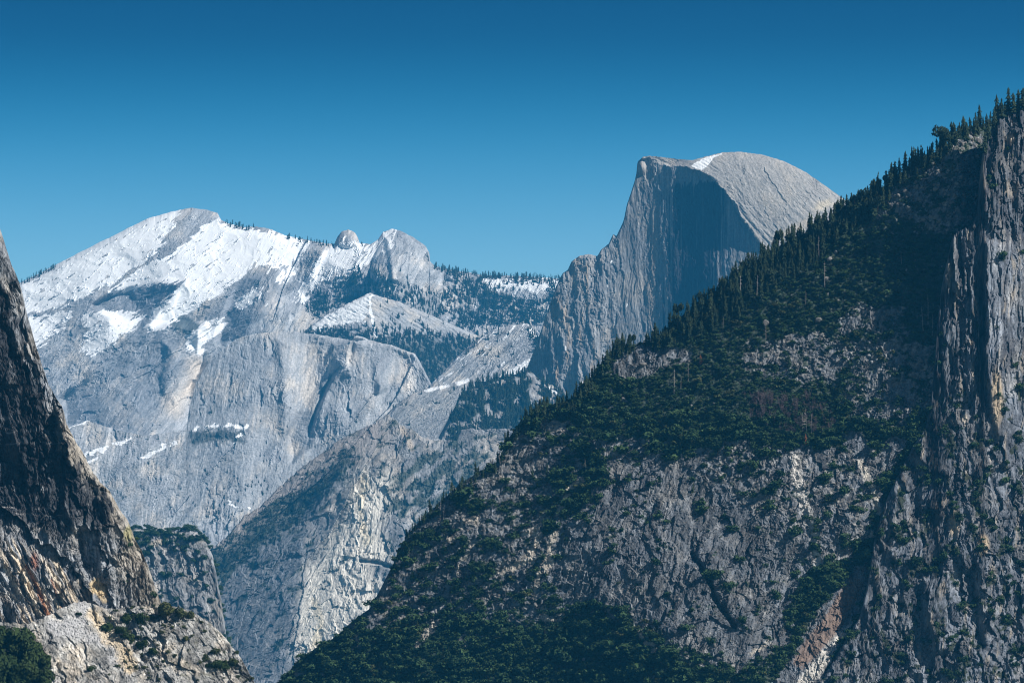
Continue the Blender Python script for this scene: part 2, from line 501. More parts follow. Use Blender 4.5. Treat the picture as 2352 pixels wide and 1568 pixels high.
    c = mixc(c, (.15, .165, .19), .75 * sstep(-8, 8, sdf([(215, 700), (262, 672), (350, 645), (425, 645), (400, 690), (345, 752), (280, 735)], U, V) + 14 * n + 8 * w1))  # slab below the snow darkened blue-grey: grazing shade put into the tint
    c = mixc(c, (.16, .175, .20), .5 * sstep(-10, 10, sdf([(330, 745), (440, 800), (380, 880), (330, 1000), (150, 980), (140, 915), (230, 850)], U, V) + 14 * n))  # shade of the lower left slabs painted as a blue-grey tint
    c = mixc(c, (.16, .175, .20), .6 * sstep(-8, 8, sdf([(560, 640), (640, 620), (610, 720), (540, 790), (500, 790), (520, 700)], U, V) + 14 * n + 8 * w1))  # facet turned from the sun, its shade carried by the colour too
    c = mixc(c, (.50, .44, .37), .8 * sstep(45, -10, ldist([(455, 840), (440, 890), (400, 930)], U, V) + 14 * w1))  # tan rock at the gully edge, with its sunlit brightness painted in
    c = mixc(c, (.045, .06, .06), .8 * sstep(-4, 6, sdf([(400, 720), (440, 735), (470, 760), (430, 770), (395, 745)], U, V) + 8 * n))
    # snow
    sn = np.full(U.shape, -60.0, f32)
    for i, p in enumerate(SNOW_BIG):
        sn = np.maximum(sn, sdf(p, U, V, 60))
    A = wl * fbm(a1 * 1.1, b1 * 1.9, 4, 41, .62) + (1 - wl) * fbm(a2 * 1.1, b2 * 1.9, 4, 43, .62)
    lo = wl * fbm(a1, b1 * .7, 3, 51) + (1 - wl) * fbm(a2, b2 * .7, 3, 53)
    s = sn + 22 * A + 12 * lo - 3 * n + 12 - 5 * sstep(500, 580, U) * (.2 + 1.8 * n)
    s = np.minimum(s, 26 * (.57 - (wl * fbm(a1 * 1.3, b1 * 2.0, 3, 45, .6) + (1 - wl) * fbm(a2 * 1.3, b2 * 2.0, 3, 47, .6)) * 1.75))
    upper = sstep(760, 600, V)
    s2 = -25 + 45 * A + 14 * lo + 9 * upper                          # stray patches
    s2 = s2 - 60 * sstep(-6, 8, sdf([(402, 489), (445, 479), (500, 497), (470, 530), (400, 575), (335, 600), (352, 560)], U, V)) * 0.35
    s2 -= 40 * sstep(0, 14, sdf([(885, 560), (930, 545), (985, 590), (1030, 640), (960, 670), (880, 650), (870, 600)], U, V))
    s2 -= 30 * sstep(700, 860, V)
    snow = sstep(-2, 2, np.maximum(s, s2))
    h += fine * (1 - .86 * sstep(0, 10, s))
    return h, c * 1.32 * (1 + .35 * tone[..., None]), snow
far = layer('snowy_mountain', 'CR', [(-90, 700), (-20, 678), (40, 652), (90, 628), (130, 607), (200, 571), (250, 546), (310, 516), (345, 500), (380, 490), (410, 482), (440, 478), (475, 481), (500, 490), (508, 505), (525, 514), (560, 521), (590, 521), (615, 524),
              (640, 535), (655, 541), (700, 549), (750, 559), (768, 560), (775, 543), (785, 531), (800, 527), (815, 533), (822, 545), (826, 558), (850, 561), (868, 550), (880, 532), (900, 526), (920, 530), (950, 545), (978, 566), (988, 585), (987, 600), (1000, 612),
              (1050, 622), (1110, 632), (1200, 634), (1280, 640), (1340, 640)], 22000, [(-90, 1320), (300, 1320), (440, 1250), (560, 1200), (640, 1000), (700, 850), (1100, 850), (1340, 850)],
              clouds_rest, M_FAR, jag=1.5, jagw=26, label='long snowy granite mountain on the left skyline')

# ---- pale slab pyramid in front of the second summit
def pyramid(U, V, T):
    h = 0.7 * (760 - V) + 0.45 * np.abs(U - 848) * 0.6 + roundoff(T, 10, 16)
    h += -3.5 * ridged(*rot(U, V, 150, 40, 8), 4, 3) * sstep(850, 800, U) - 2.5 * ridged(*rot(U, V, 30, 40, 9), 4, 3) + 1.2 * fbm(U / 6, V / 6, 3, 4)
    h += 25 * sstep(760, 850, V)
    c = base_tint(U, V, 30, 50, 8, 6, .35) * 1.35
    c = mixc(c, (.05, .06, .05), .8 * sstep(760, 800, V + 10 * fbm(U / 20, V / 20, 3, 5)))
    s = sdf([(700, 763), (722, 742), (770, 712), (848, 672), (856, 680), (845, 720), (835, 740), (800, 742), (765, 752), (720, 765)], U, V) + 22 * fbm(*rot(U, V, 150, 22, 4), 4, 9, .65)
    s = np.maximum(s, 3 - np.abs(U - 845 - .2 * (V - 680)) + 8 * fbm(U / 9, V / 14, 3, 8)) 
    s = np.where(V > 775, -9, s)
    return h, c, sstep(-1, 1, s)
layer('granite_slope', 'PY', [(660, 785), (690, 768), (740, 727), (800, 696), (850, 672), (870, 680), (920, 694), (1000, 728), (1050, 750), (1090, 768), (1130, 790), (1200, 800)], 20800, 950, pyramid, M_FAR, jag=1.5, label='pale rounded slab with a snow patch and scattered trees')

# ---- diagonal slab left of the great dome
def slab(U, V, T):
    h = 0.75 * (860 - V) - .25 * (U - 1100) + roundoff(T, 12, 20)
    a, b = rot(U, V, 138, 70, 6)
    w = fbm(U / 50, V / 50, 2, 4)
    n = ridged(a + w, b + 2 * w, 4, 5, .6)
    h += -4.0 * n + 1.2 * fbm(U / 5, V / 5, 3, 4)
    c = base_tint(U, V, 138, 90, 5, 8, .6) * 1.4
    c = mixc(c, (.10, .11, .12), .7 * sstep(.15, .5, fbm(a * 1.3, b * .8, 3, 15)))
    s = -14 + 34 * fbm(a * 1.5, b * .9, 4, 19, .6) + 10 * sstep(60, 10, T)
    s = np.maximum(s, sdf([(1160, 858), (1190, 838), (1228, 818), (1235, 835), (1205, 845), (1180, 860)], U, V) + 9 * fbm(U / 9, V / 9, 3, 3))
    s = np.maximum(s, 4 - ldist([(1050, 882), (1075, 872)], U, V) + 3 * fbm(U / 9, V / 9, 3, 3))
    return h, c, sstep(-1, 1, s)
layer('granite_slope', 'SL', [(930, 940), (968, 903), (1000, 872), (1050, 818), (1080, 792), (1110, 768), (1145, 752), (1180, 746), (1212, 742), (1232, 770), (1250, 800), (1290, 830)], 18300, 960, slab, M_FAR, jag=2, label='tilted streaked slab left of the great dome')

# ---- smooth wall in the centre
def watkins(U, V, T):
    h = rbf([(430, 1000, 20), (470, 860, 16), (520, 800, 8), (600, 770, 0), (560, 900, -8), (590, 1100, -14), (700, 770, 10), (650, 900, -14), (700, 1000, -4), (760, 850, 12), (800, 790, 10), (745, 900, 16), (720, 1000, 12),
             (820, 775, -10), (800, 850, -20), (770, 950, -15), (740, 1060, 0), (880, 850, 10), (940, 830, 30), (900, 950, 10), (960, 950, 20), (600, 1250, -20), (450, 1250, -16), (850, 1100, -20)], U, V) * 1.1 + .42 * (900 - V) + .12 * (U - 700)
    h += roundoff(T, 10, 13) * sstep(560, 680, U)
    a, b = rot(U, V, 98, 90, 10)
    w = fbm(U / 70, V / 70, 3, 61)
    h += tilt([(765, 790), (812, 775), (800, 840), (765, 880), (742, 940), (715, 1020), (670, 1060), (660, 1000), (700, 930), (730, 860)], U, V, -.55, 0, 8, 6 * w)
    h += tilt([(640, 780), (735, 780), (725, 850), (690, 940), (650, 990)], U, V, .3, 0, 14, 8 * w)
    h += tilt([(850, 790), (940, 820), (930, 870), (870, 900)], U, V, .3, -.2, 10, 8 * w)
    h += notch([(300, 1020), (240, 1130), (180, 1200)], U, V, 6, 20, 10 * w) + notch([(520, 1040), (460, 1110), (400, 1180)], U, V, 5, 22, 10 * w)
    h += notch([(870, 800), (860, 900), (800, 980), (740, 1060)], U, V, 6, 16, 10 * w) + notch([(940, 850), (900, 930), (860, 970)], U, V, -6, 16, 10 * w)
    g1, tone = crag(U, V, 100, 22, 661, 3.2); 
    h += -1.4 * ridged(a + w, b + w, 4, 6, .6) + .55 * g1 * (.25 + sstep(-.1, .35, fbm(U / 90, V / 90, 3, 67))) + 4 * terrace(fbm(U / 60 + w, V / 60, 4, 66, .6), 5, .12) + .8 * fbm(U / 5, V / 7, 3, 3, .7)
    arch = sdf([(812, 782), (800, 830), (792, 837), (762, 863), (745, 893), (738, 912), (719, 958), (690, 1090), (1190, 1090), (1190, 782)], U, V) + 4 * w
    h += 13 * sstep(-7, 0, arch) * sstep(9, 1, arch) * sstep(1000, 960, V) - 9 * sstep(0, 6, arch) * sstep(1040, 980, V)
    low = sstep(960, 1010, V + .25 * (U - 430)) * sstep(620, 540, U)
    h += low * (-3 * ridged(*rot(U, V, 150, 60, 12), 4, 12) - 20)
    h += 5 * fbm(*rot(U, V, 70, 30, 12), 3, 14) * sstep(880, 920, U)
    c = base_tint(U, V, 96, 160, 7, 9, .38) * 1.32 * (1 + .3 * tone[..., None])
    c = mixc(c, (.26, .29, .33), .25 * sstep(-14, 14, sdf([(430, 990), (470, 850), (540, 780), (640, 780), (640, 950), (600, 1150), (500, 1200), (430, 1100)], U, V) + 20 * w))
    c = mixc(c, (.16, .18, .21), .5 * sstep(.05, .4, fbm(*rot(U, V, 125, 90, 16), 4, 62, .6)))
    c = mixc(c, (.05, .06, .055), .85 * sstep(-5, 8, sdf([(430, 990), (500, 985), (560, 990), (560, 1020), (500, 1010), (440, 1025)], U, V) + 14 * fbm(U / 12, V / 8, 3, 5)))
    sn = np.full(U.shape, -60.0, f32)
    for l, w_ in [([(436, 988), (480, 978), (530, 975), (560, 984)], 6), ([(186, 1048), (240, 1028), (298, 1008)], 7), ([(326, 1052), (370, 1030), (404, 1016)], 6), ([(536, 1015), (566, 980)], 3), ([(160, 980), (222, 958)], 6), ([(520, 1150), (545, 1165)], 5), ([(575, 1165), (590, 1175)], 4), ([(205, 1060), (240, 1035)], 5)]:
        sn = np.maximum(sn, w_ * .55 - ldist(l, U + 10 * fbm(U / 24, V / 24, 2, 5), V + 10 * fbm(U / 24, V / 24, 3, 6)) + 11 * fbm(U / 15, V / 8, 4, 2, .65))
    return h, c, sstep(-1, 1, sn)
layer('granite_cliff', 'WA', [(100, 1010), (150, 985), (200, 965), (260, 985), (330, 1000), (400, 992), (428, 985), (436, 930), (450, 880), (470, 846), (500, 812), (540, 779), (575, 768), (620, 763), (680, 762), (745, 770), (808, 782), (813, 774), (820, 769), (845, 779), (900, 793), (954, 813), (975, 850), (990, 880), (1040, 905), (1090, 960)],
      19000, [(100, 1330), (440, 1330), (700, 1300), (900, 1150), (1090, 1060)], watkins, M_FAR, jag=2, label='smooth pale cliff with a curved arch in the middle distance')

# ---- shoulder below the slab
def shoulder(U, V, T):
    h = .55 * (1000 - V) - .1 * (U - 950) + roundoff(T, 14, 22)
    a, b = rot(U, V, 142, 60, 7); w = fbm(U / 50, V / 50, 2, 4)
    h += -3.5 * ridged(a + w, b + w, 4, 25, .6) + 2 * facets(a * 1.3, b, 5)
    h += 50 * sstep(-3, 5, sdf([(1000, 1010), (1030, 960), (1052, 925), (1060, 1020)], U, V))
    h += 1.2 * fbm(U / 5, V / 5, 3, 9, .7)
    c = base_tint(U, V, 142, 60, 6, 12, .5) * 1.2
    s = np.maximum(3.5 - ldist([(978, 897), (1010, 890), (1030, 886)], U, V), 5 - ldist([(1052, 880), (1072, 874)], U, V)) + 4 * fbm(U / 8, V / 6, 3, 2)
    return h, c, sstep(-1, 1, s)
layer('granite_slope', 'SH', [(840, 1010), (880, 960), (910, 928), (945, 905), (975, 893), (1020, 884), (1050, 876), (1078, 874), (1110, 900), (1160, 930), (1220, 940), (1280, 960)], 17000, 1110, shoulder, M_FAR, jag=2, label='rounded rock shoulder below the tilted slab')

# ---- the great dome
def dome(U, V, T):
    dp = [(1455, 330), (1470, 364), (1490, 364), (1515, 376), (1545, 381), (1580, 386), (1606, 393), (1632, 408), (1662, 436), (1686, 465), (1700, 497), (1720, 523), (1742, 556), (1762, 580), (1800, 700), (2200, 700), (2200, 300), (1470, 300)]
    wq = 6 * fbm(U / 12, V / 12, 4, 88, .65)
    sd = sdf(dp, U, V, 80) + wq
    q = ((U - 1700) / 345) ** 2 + ((V - 650) / 303) ** 2
    hd = -110 * np.sqrt(np.clip(1 - q, 0.0, 1)) + 0 * U
    hd += -0.18 * (V - 400) * sstep(1640, 1500, U) * 0
    hf = np.interp(U, [1180, 1235, 1290, 1330, 1430, 1470, 1540, 1600, 1680, 1760, 1850], [70, 20, 0, -6, -4, -5, -12, -22, -50, -70, -130]).astype(f32) + .06 * (620 - V) - 20 * sstep(1480, 1560, U) - 22 * sstep(500, 640, V) * sstep(1560, 1640, U)
    # upper recess under the brow, and columns and ribs of the wall
    w = fbm(U / 60, V / 120, 3, 71)
    rib = ridged(U / 16 + .8 * w, V / 190, 4, 72, .6)
    g1, t1 = crag(U, V, 88, 13, 701, 7, .6)
    g2, t2 = crag(U, V, 86, 15, 731, 3.0, .9)
    hf += -2.0 * rib + .40 * g1 + 2.4 * terrace(fbm(U / 26 + w, V / 150, 3, 79, .6), 5, .12) + .6 * fbm(U / 4, V / 12, 3, 3, .7)
    left = sstep(1450, 1380, U + 10 * w)
    hf += left * (.55 * g2 + 14 * fbm(U / 50, V / 130, 3, 17))
    hd += 1.7 * ridged(*rot(U, V, 28 + 0, 60, 7), 3, 75, .6) * sstep(1720, 1640, U) 
    ang = (U - 1700) / 260                                   # exfoliation lines fan down the dome
    hd += .16 * crag(U, V, 60, 26, 751, 2.5)[0] - 1.1 * ridged((U - 1500 - (V - 350) * (.35 + .6 * ang)) / 11 + 1.2 * w, V / 70 + w, 4, 76, .55) * sstep(1630, 1700, U)
    hd += .7 * fbm(U / 5, V / 5, 3, 33, .7)
    rim = ldist([(1612, 395), (1640, 420), (1675, 450), (1705, 500), (1735, 545), (1760, 580)], U + wq * 2, V, 60)
    hd += 3.2 * terrace(fbm(*rot(U, V, 50, 70, 8), 3, 34), 4, .12) * sstep(60, 10, rim) * sstep(400, 440, V)
    k = sstep(-1.5, 1.5, sd)
    h = hf * (1 - k) + hd * k
    # tower at the left end of the brow
    h -= 30 * sstep(12, 0, np.hypot((U - 1474) , (V - 385) * .6)) * (1 - k)
    h += roundoff(T, 9, 14) * sstep(1500, 1440, U)
    # tint
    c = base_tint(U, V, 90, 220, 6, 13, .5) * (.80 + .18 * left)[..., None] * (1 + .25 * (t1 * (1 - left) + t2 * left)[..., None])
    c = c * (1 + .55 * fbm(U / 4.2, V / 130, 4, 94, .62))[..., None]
    c = mixc(c, (.38, .29, .20), .75 * sstep(.12, .45, fbm(U / 14 + 40, V / 110, 3, 91)) * sstep(1420, 1330, U))
    c = mixc(c, (.40, .33, .26), .6 * sstep(14, 2, np.abs(U - 1500 - 4 * w + .02 * (V - 600))) * sstep(420, 520, V) * sstep(840, 700, V))
    st = fbm(U / 7.5, V / 420, 4, 93, .65)                      # black water streaks
    zone = np.exp(-((U - 1590 + .06 * (V - 700)) / 62) ** 2) * sstep(400, 440, V) * sstep(990, 840, V + 90 * st)
    c = mixc(c, (.022, .026, .034), .97 * sstep(.30, .48, zone * (1.0 + .9 * st) + .3 * st))
    streak2 = sstep(.15, .42, fbm(U / 6 + 9, V / 300, 4, 95, .65))
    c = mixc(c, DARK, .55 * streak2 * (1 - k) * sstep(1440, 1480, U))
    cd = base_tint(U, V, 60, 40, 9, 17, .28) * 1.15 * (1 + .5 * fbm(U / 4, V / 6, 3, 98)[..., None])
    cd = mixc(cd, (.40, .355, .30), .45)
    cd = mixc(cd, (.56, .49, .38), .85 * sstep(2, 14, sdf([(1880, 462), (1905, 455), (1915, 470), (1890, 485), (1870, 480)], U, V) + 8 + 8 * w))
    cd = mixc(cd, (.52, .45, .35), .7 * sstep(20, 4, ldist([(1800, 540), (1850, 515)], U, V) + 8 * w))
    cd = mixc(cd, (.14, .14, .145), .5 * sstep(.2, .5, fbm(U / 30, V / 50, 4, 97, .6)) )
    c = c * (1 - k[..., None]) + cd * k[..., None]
    s = sdf([(1586, 382), (1600, 372), (1625, 360), (1662, 352), (1640, 362), (1628, 378), (1612, 392), (1600, 388)], U, V) + 4 * fbm(U / 8, V / 5, 3, 2, .6)
    for (x, y, r) in [(1405, 600, 3), (1428, 560, 2), (1440, 700, 3), (1340, 880, 3), (1560, 830, 2), (1395, 655, 3), (1300, 800, 3), (1322, 895, 4), (1455, 780, 2.5), (1370, 840, 2)]:
        s = np.maximum(s, r - np.hypot((U - x), (V - y) * .7) + 5 * fbm(U / 6, V / 9, 2, 2))
    return h, c, sstep(-.5, .5, s)
layer('granite_dome', 'HD', [(1150, 1050), (1205, 860), (1228, 800), (1242, 760), (1262, 700), (1283, 645), (1292, 628), (1304, 620), (1313, 600), (1330, 588), (1352, 583), (1372, 588), (1382, 572), (1398, 560), (1408, 538), (1416, 542), (1424, 525), (1432, 508), (1440, 470), (1450, 440),
              (1458, 415), (1462, 396), (1464, 372), (1476, 361), (1490, 358), (1530, 362), (1560, 366), (1590, 368), (1620, 360), (1660, 350), (1700, 349), (1750, 355), (1800, 370), (1850, 395), (1900, 430), (1935, 455), (1990, 500), (2060, 570)],
      15400, [(1150, 1260), (1300, 1180), (1380, 1100), (1500, 1020), (1650, 920), (1760, 820), (1950, 740), (2060, 700)], dome, M_FAR, jag=1.0, jagw=9, label='great half-cut granite dome with a sheer streaked face', step=1.8)

# ---- wooded spur at the foot of the dome
def spur(U, V, T):
    h = .8 * (950 - V) + roundoff(T, 14, 20) + 14 * fbm(U / 40, V / 40, 4, 5) + 1.5 * fbm(U / 5, V / 5, 3, 4)
    c = base_tint(U, V, 100, 30, 10, 3, .4)
    g = sstep(-.25, .15, fbm(U / 24, V / 24, 3, 9) + .06) * sstep(1000, 960, V)
    rk = sstep(-4, 4, sdf([(1212, 905), (1228, 862), (1240, 872), (1245, 920), (1222, 935)], U, V))
    c = mixc(c, (.035, .05, .04), g * .85 * (1 - rk))
    s = 4 - ldist([(1245, 885), (1262, 893), (1282, 905)], U, V) + 4 * fbm(U / 8, V / 8, 2, 2)
    return h, c, sstep(-1, 1, s)
layer('wooded_spur', 'SPU', [(1010, 1010), (1040, 950), (1052, 912), (1080, 890), (1120, 872), (1170, 862), (1215, 850), (1245, 875), (1270, 885), (1300, 905), (1350, 950), (1460, 990)], 14600, 1200, spur, M_FAR, jag=3, label='dark wooded spur at the foot of the dome')

# ---- big lower mass with the white scar
def lower(U, V, T):
    h = .62 * (1250 - V) + rbf([(450, 1300, 60), (560, 1200, 40), (700, 1080, 20), (820, 990, 0), (600, 1400, 20), (700, 1300, 10), (720, 1200, 20), (790, 1150, -30), (850, 1060, -40), (960, 1000, 0), (900, 1100, -60), (930, 1250, -60), (820, 1300, -50), (760, 1400, -30),
              (1000, 1200, -30), (1100, 1050, 0), (1150, 1000, 20), (700, 1500, 0), (560, 1550, 20), (1000, 1400, -60)], U, V)
    h += roundoff(T, 8, 9)
    w1, w2 = fbm(U / 60, V / 60, 3, 31), fbm(U / 60, V / 60, 3, 37)
    lf = sstep(830, 740, U + .2 * (V - 1200))
    a, b = rot(U, V, 140, 50, 10); a2, b2 = rot(U, V, 96, 50, 12)
    n1, n2 = ridged(a + w1, b + w2, 5, 2, .6), ridged(a2 + w1, b2 + w2, 4, 8, .6)
    wb = 12 * w1
    h += tilt([(440, 1350), (560, 1270), (690, 1165), (790, 1070), (775, 1130), (715, 1240), (690, 1400), (650, 1568), (500, 1568)], U, V, -.22, .0, 26, wb)
    h += notch([(850, 980), (760, 1080), (640, 1180), (520, 1300)], U, V, 10, 30, wb) + notch([(880, 1000), (810, 1120), (760, 1220), (690, 1300)], U, V, 12, 30, wb) + notch([(700, 1100), (600, 1190), (500, 1320)], U, V, 7, 24, wb)
    h += notch([(700, 1290), (690, 1400), (670, 1540)], U, V, -2, 24, wb) + notch([(640, 1280), (560, 1400), (540, 1500)], U, V, 8, 24, wb) + notch([(930, 1290), (880, 1380), (800, 1460)], U, V, 9, 20, wb)
    h += 22 * sstep(8, 0, ldist([(830, 1286), (870, 1292), (905, 1302)], U, V + 5 * w2)) + 12 * sstep(5, 0, ldist([(905, 1302), (945, 1290)], U, V))
    g1, t1 = crag(U, V, 138, 20, 801, 2.8); g2, t2 = crag(U, V, 98, 24, 831, 1.8)
    h += lf * (-2.5 * n1 + .8 * g1) + (1 - lf) * (-2 * n2 + .8 * g2) + .9 * fbm(U / 5, V / 5, 3, 3, .7)
    c = base_tint(U, V, 135, 50, 8, 19, .5) * .80 * (1 + .5 * (t1 * lf + t2 * (1 - lf))[..., None])
    scar = [(835, 1085), (860, 1100), (885, 1080), (900, 1120), (880, 1180), (870, 1220), (890, 1280), (840, 1290), (850, 1330), (880, 1340), (850, 1420), (760, 1480), (700, 1520), (680, 1500), (690, 1400), (705, 1300), (740, 1280), (760, 1230), (800, 1180), (810, 1120)]
    sm = sstep(-22, 22, sdf(scar, U, V) + 3 + 18 * fbm(*rot(U, V, 100, 40, 14), 4, 5, .65))
    c = mixc(c, (.15, .165, .19), .6 * sstep(-16, 16, sdf([(440, 1350), (560, 1270), (690, 1165), (790, 1070), (775, 1130), (715, 1240), (690, 1400), (650, 1568), (500, 1568)], U, V) + 26 * w1))  # left flank faces away from the sun; its blue shade is also painted
    c = mixc(c, (.40, .36, .34), .5 * sstep(50, 20, ldist([(500, 1250), (640, 1150), (760, 1060), (860, 1000)], U, V) + 30 * w1))  # pinkish-grey rim rock, lightened in the tint as if sunlit
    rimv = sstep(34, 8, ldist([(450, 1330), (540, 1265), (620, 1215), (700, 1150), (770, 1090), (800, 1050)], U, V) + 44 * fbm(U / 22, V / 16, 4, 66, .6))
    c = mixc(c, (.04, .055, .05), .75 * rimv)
    c = mixc(c, (.68, .65, .585), .9 * sm)
    c = mixc(c, (.70, .62, .47), .7 * sstep(14, 2, np.minimum(ldist([(838, 1100), (826, 1170), (845, 1240)], U, V), ldist([(722, 1380), (740, 1430), (715, 1500)], U, V)) + 12 * w1))
    c = mixc(c, (.50, .42, .33), .6 * sstep(10, 0, ldist([(925, 985), (945, 1030)], U, V) + 8 * w1))
    veg = sstep(.08, .3, fbm(*rot(U, V, 145, 60, 22), 4, 55, .6) + .34 * sstep(-10, 20, sdf([(560, 1190), (700, 1090), (760, 1100), (700, 1200), (560, 1290), (500, 1400), (560, 1568), (500, 1568), (440, 1300)], U, V))
                + .34 * sstep(-8, 20, sdf([(930, 1040), (1010, 1020), (1120, 1020), (1150, 1060), (1060, 1130), (960, 1200), (880, 1180), (900, 1090)], U, V)) - .1) * (1 - sm)
    c = mixc(c, (.045, .06, .045), .85 * veg)
    L_ = veg
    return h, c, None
layer('granite_mountainside', 'LO', [(300, 1600), (400, 1400), (440, 1300), (480, 1260), (520, 1235), (560, 1185), (600, 1160), (640, 1120), (700, 1066), (740, 1040), (790, 1002), (830, 985), (860, 972), (890, 950), (920, 975), (950, 988), (975, 1005), (1010, 1012), (1050, 1010), (1060, 985), (1100, 985), (1150, 985), (1200, 990), (1300, 1000), (1460, 1010)],
      13800, [(300, 1640), (820, 1640), (950, 1500), (1100, 1330), (1300, 1220), (1460, 1200)], lower, M_FAR, jag=4, label='hazy rocky mountainside with a white rockfall scar')

# ---- dark column left
def column(U, V, T):
    h = .5 * (1300 - V) - .25 * (U - 420) + .5 * np.clip(U - 470, 0, 99) + roundoff(T, 22, 34)
    w1 = fbm(U / 50, V / 60, 3, 33)
    g1, t1 = crag(U, V, 80, 20, 861, 2.2)
    h += -2 * ridged(U / 22 + w1, V / 60, 4, 2, .6) + g1 + fbm(U / 4, V / 5, 3, 3, .7)
    c = base_tint(U, V, 85, 40, 8, 23, .5) * .85 * (1 + .45 * t1[..., None])
    veg = sstep(-.05, .2, fbm(U / 22, V / 12, 4, 55, .6) + .28 * sstep(1290, 1225, V) - .22)
    c = mixc(c, (.035, .048, .035), .9 * veg)
    c = mixc(c, (.50, .43, .34), .7 * sstep(10, 3, ldist([(350, 1250), (385, 1238)], U, V) + 8 * w1))
    return h, c, None
layer('rock_buttress', 'CO', [(230, 1230), (300, 1212), (350, 1216), (400, 1218), (436, 1212), (452, 1222), (472, 1242), (488, 1275), (496, 1310), (505, 1360), (513, 1410), (522, 1470), (540, 1540), (550, 1600)], 8200, 1620, column, M_MID, jag=3.5, label='brush-topped rock buttress beyond the left cliff')

# ---- wooded slope on the right
BOLD = [(1392, 1075), (1440, 1062), (1560, 1080), (1640, 1130), (1720, 1190), (1850, 1260), (1872, 1310), (1860, 1400), (1800, 1500), (1700, 1540), (1560, 1500), (1490, 1440), (1400, 1405), (1290, 1385), (1262, 1300), (1290, 1200), (1370, 1150)]
BOLD2 = [(1600, 1110), (1700, 1090), (1790, 1060), (1850, 1045), (1960, 1060), (2010, 1130), (2010, 1230), (1960, 1290), (1870, 1290), (1800, 1240), (1700, 1190)]
KNOB = [(1402, 862), (1412, 815), (1440, 800), (1500, 792), (1600, 805), (1590, 835), (1520, 850), (1480, 870), (1440, 870)]
SCREE1 = [(1935, 700), (2000, 690), (2095, 705), (2060, 760), (2150, 800), (2140, 930), (2060, 990), (1960, 960), (1930, 860), (1840, 900), (1700, 850), (1690, 790), (1760, 770), (1900, 770)]
SCREE2 = [(2090, 390), (2160, 330), (2240, 300), (2260, 480), (2240, 540), (2140, 530), (2020, 490), (2050, 440)]
SCREE3 = [(1680, 1010), (1900, 1020), (1960, 1060), (1800, 1060), (1620, 1110), (1500, 1075), (1380, 1060), (1340, 1010), (1420, 1000), (1560, 1040)]
LEDGES = [(1180, 970), (1300, 950), (1340, 1000), (1330, 1100), (1200, 1090), (1160, 1040)]
CLEAR = [([(1245, 1195), (1235, 1215), (1205, 1225)], 7), ([(1238, 1225), (1225, 1260), (1215, 1285), (1180, 1300)], 9), ([(1270, 1232), (1262, 1270), (1255, 1305)], 10), ([(1160, 1290), (1150, 1310), (1180, 1305)], 7),
         ([(1240, 1310), (1232, 1335), (1225, 1365)], 5), ([(1250, 1390), (1245, 1420), (1290, 1420)], 6), ([(1100, 1200), (1065, 1190), (1060, 1210)], 6), ([(1085, 1250), (1060, 1290), (1048, 1330)], 4), ([(1000, 1430), (980, 1450), (960, 1480)], 8),
         ([(1100, 1460), (1075, 1485), (1065, 1500)], 4), ([(1140, 1415), (1120, 1430)], 5), ([(1240, 975), (1290, 978)], 4), ([(1260, 990), (1300, 992)], 4), ([(1190, 960), (1230, 968)], 3),
         ([(1330, 1100), (1300, 1140), (1280, 1180)], 6), ([(1500, 1490), (1480, 1470), (1470, 1440)], 8), ([(900, 1400), (880, 1420)], 5), ([(1140, 1090), (1170, 1100)], 4), ([(1050, 1230), (1020, 1245)], 3), ([(1730, 1500), (1760, 1480)], 5)]
def rs_rock(U, V, full=False):
    """1 where bare rock shows on the right-hand slope, 0 where scrub covers it"""
    w = fbm(U / 34, V / 30, 5, 201, .62)
    w2 = fbm(U / 13, V / 8, 4, 204, .65)
    big = fbm(U / 130, V / 110, 3, 207)
    r = -.22 + .2 * big
    for p, k, ww in [(BOLD, .58, 30), (BOLD2, .5, 24), (KNOB, .8, 8), (SCREE1, .38, 26), (SCREE2, .34, 18), (SCREE3, .42, 24), (LEDGES, .28, 20)]:
        r = r + k * sstep(-ww, ww, sdf(p, U, V))
    dark = sstep(-20, 20, sdf([(1460, 880), (1640, 760), (1900, 560), (2000, 540), (2180, 560), (2140, 700), (1950, 690), (1880, 760), (1700, 770), (1700, 850), (1900, 900), (1960, 970), (2050, 1000), (1980, 1040), (1880, 1010), (1700, 1000), (1560, 1020), (1460, 990)], U, V))
    r = r - .45 * dark
    scrubb = sstep(-14, 14, sdf([(1000, 1420), (1280, 1440), (1440, 1425), (1490, 1500), (1500, 1620), (800, 1620)], U, V))
    r = r - .25 * scrubb
    r = r + .9 * w + .5 * w2 + .40 * sstep(1330, 1200, U) * sstep(960, 1040, V) * sstep(1500, 1400, V)
    for l, ww in CLEAR:
        r = np.maximum(r, .9 * sstep(ww + 2, ww - 5, ldist(l, U + 14 * w, V - 10 * w) + 14 * w2 + 10 * w))
    r = np.maximum(r, sstep(26, 12, ldist([(2060, 1030), (2000, 1080), (1985, 1050), (1960, 1010)], U, V) + 16 * w) * .8)
    r = np.maximum(r, sstep(14, 6, ldist([(1975, 1060), (2010, 1120), (2025, 1170)], U, V) + 8 * w))
    chute = sdf([(1990, 1290), (2003, 1330), (1985, 1400), (1930, 1470), (1880, 1600), (1740, 1600), (1800, 1540), (1860, 1440), (1880, 1400), (1940, 1330)], U, V)
    r = np.maximum(r, sstep(-4, 10, chute + 14 * w))
    trees = sstep(-6, 8, sdf([(1870, 1300), (1960, 1280), (1940, 1330), (1880, 1400), (1850, 1450), (1800, 1420), (1830, 1340)], U, V) + 12 * w)
    r = r * (1 - trees)
    return r, chute, w, w2

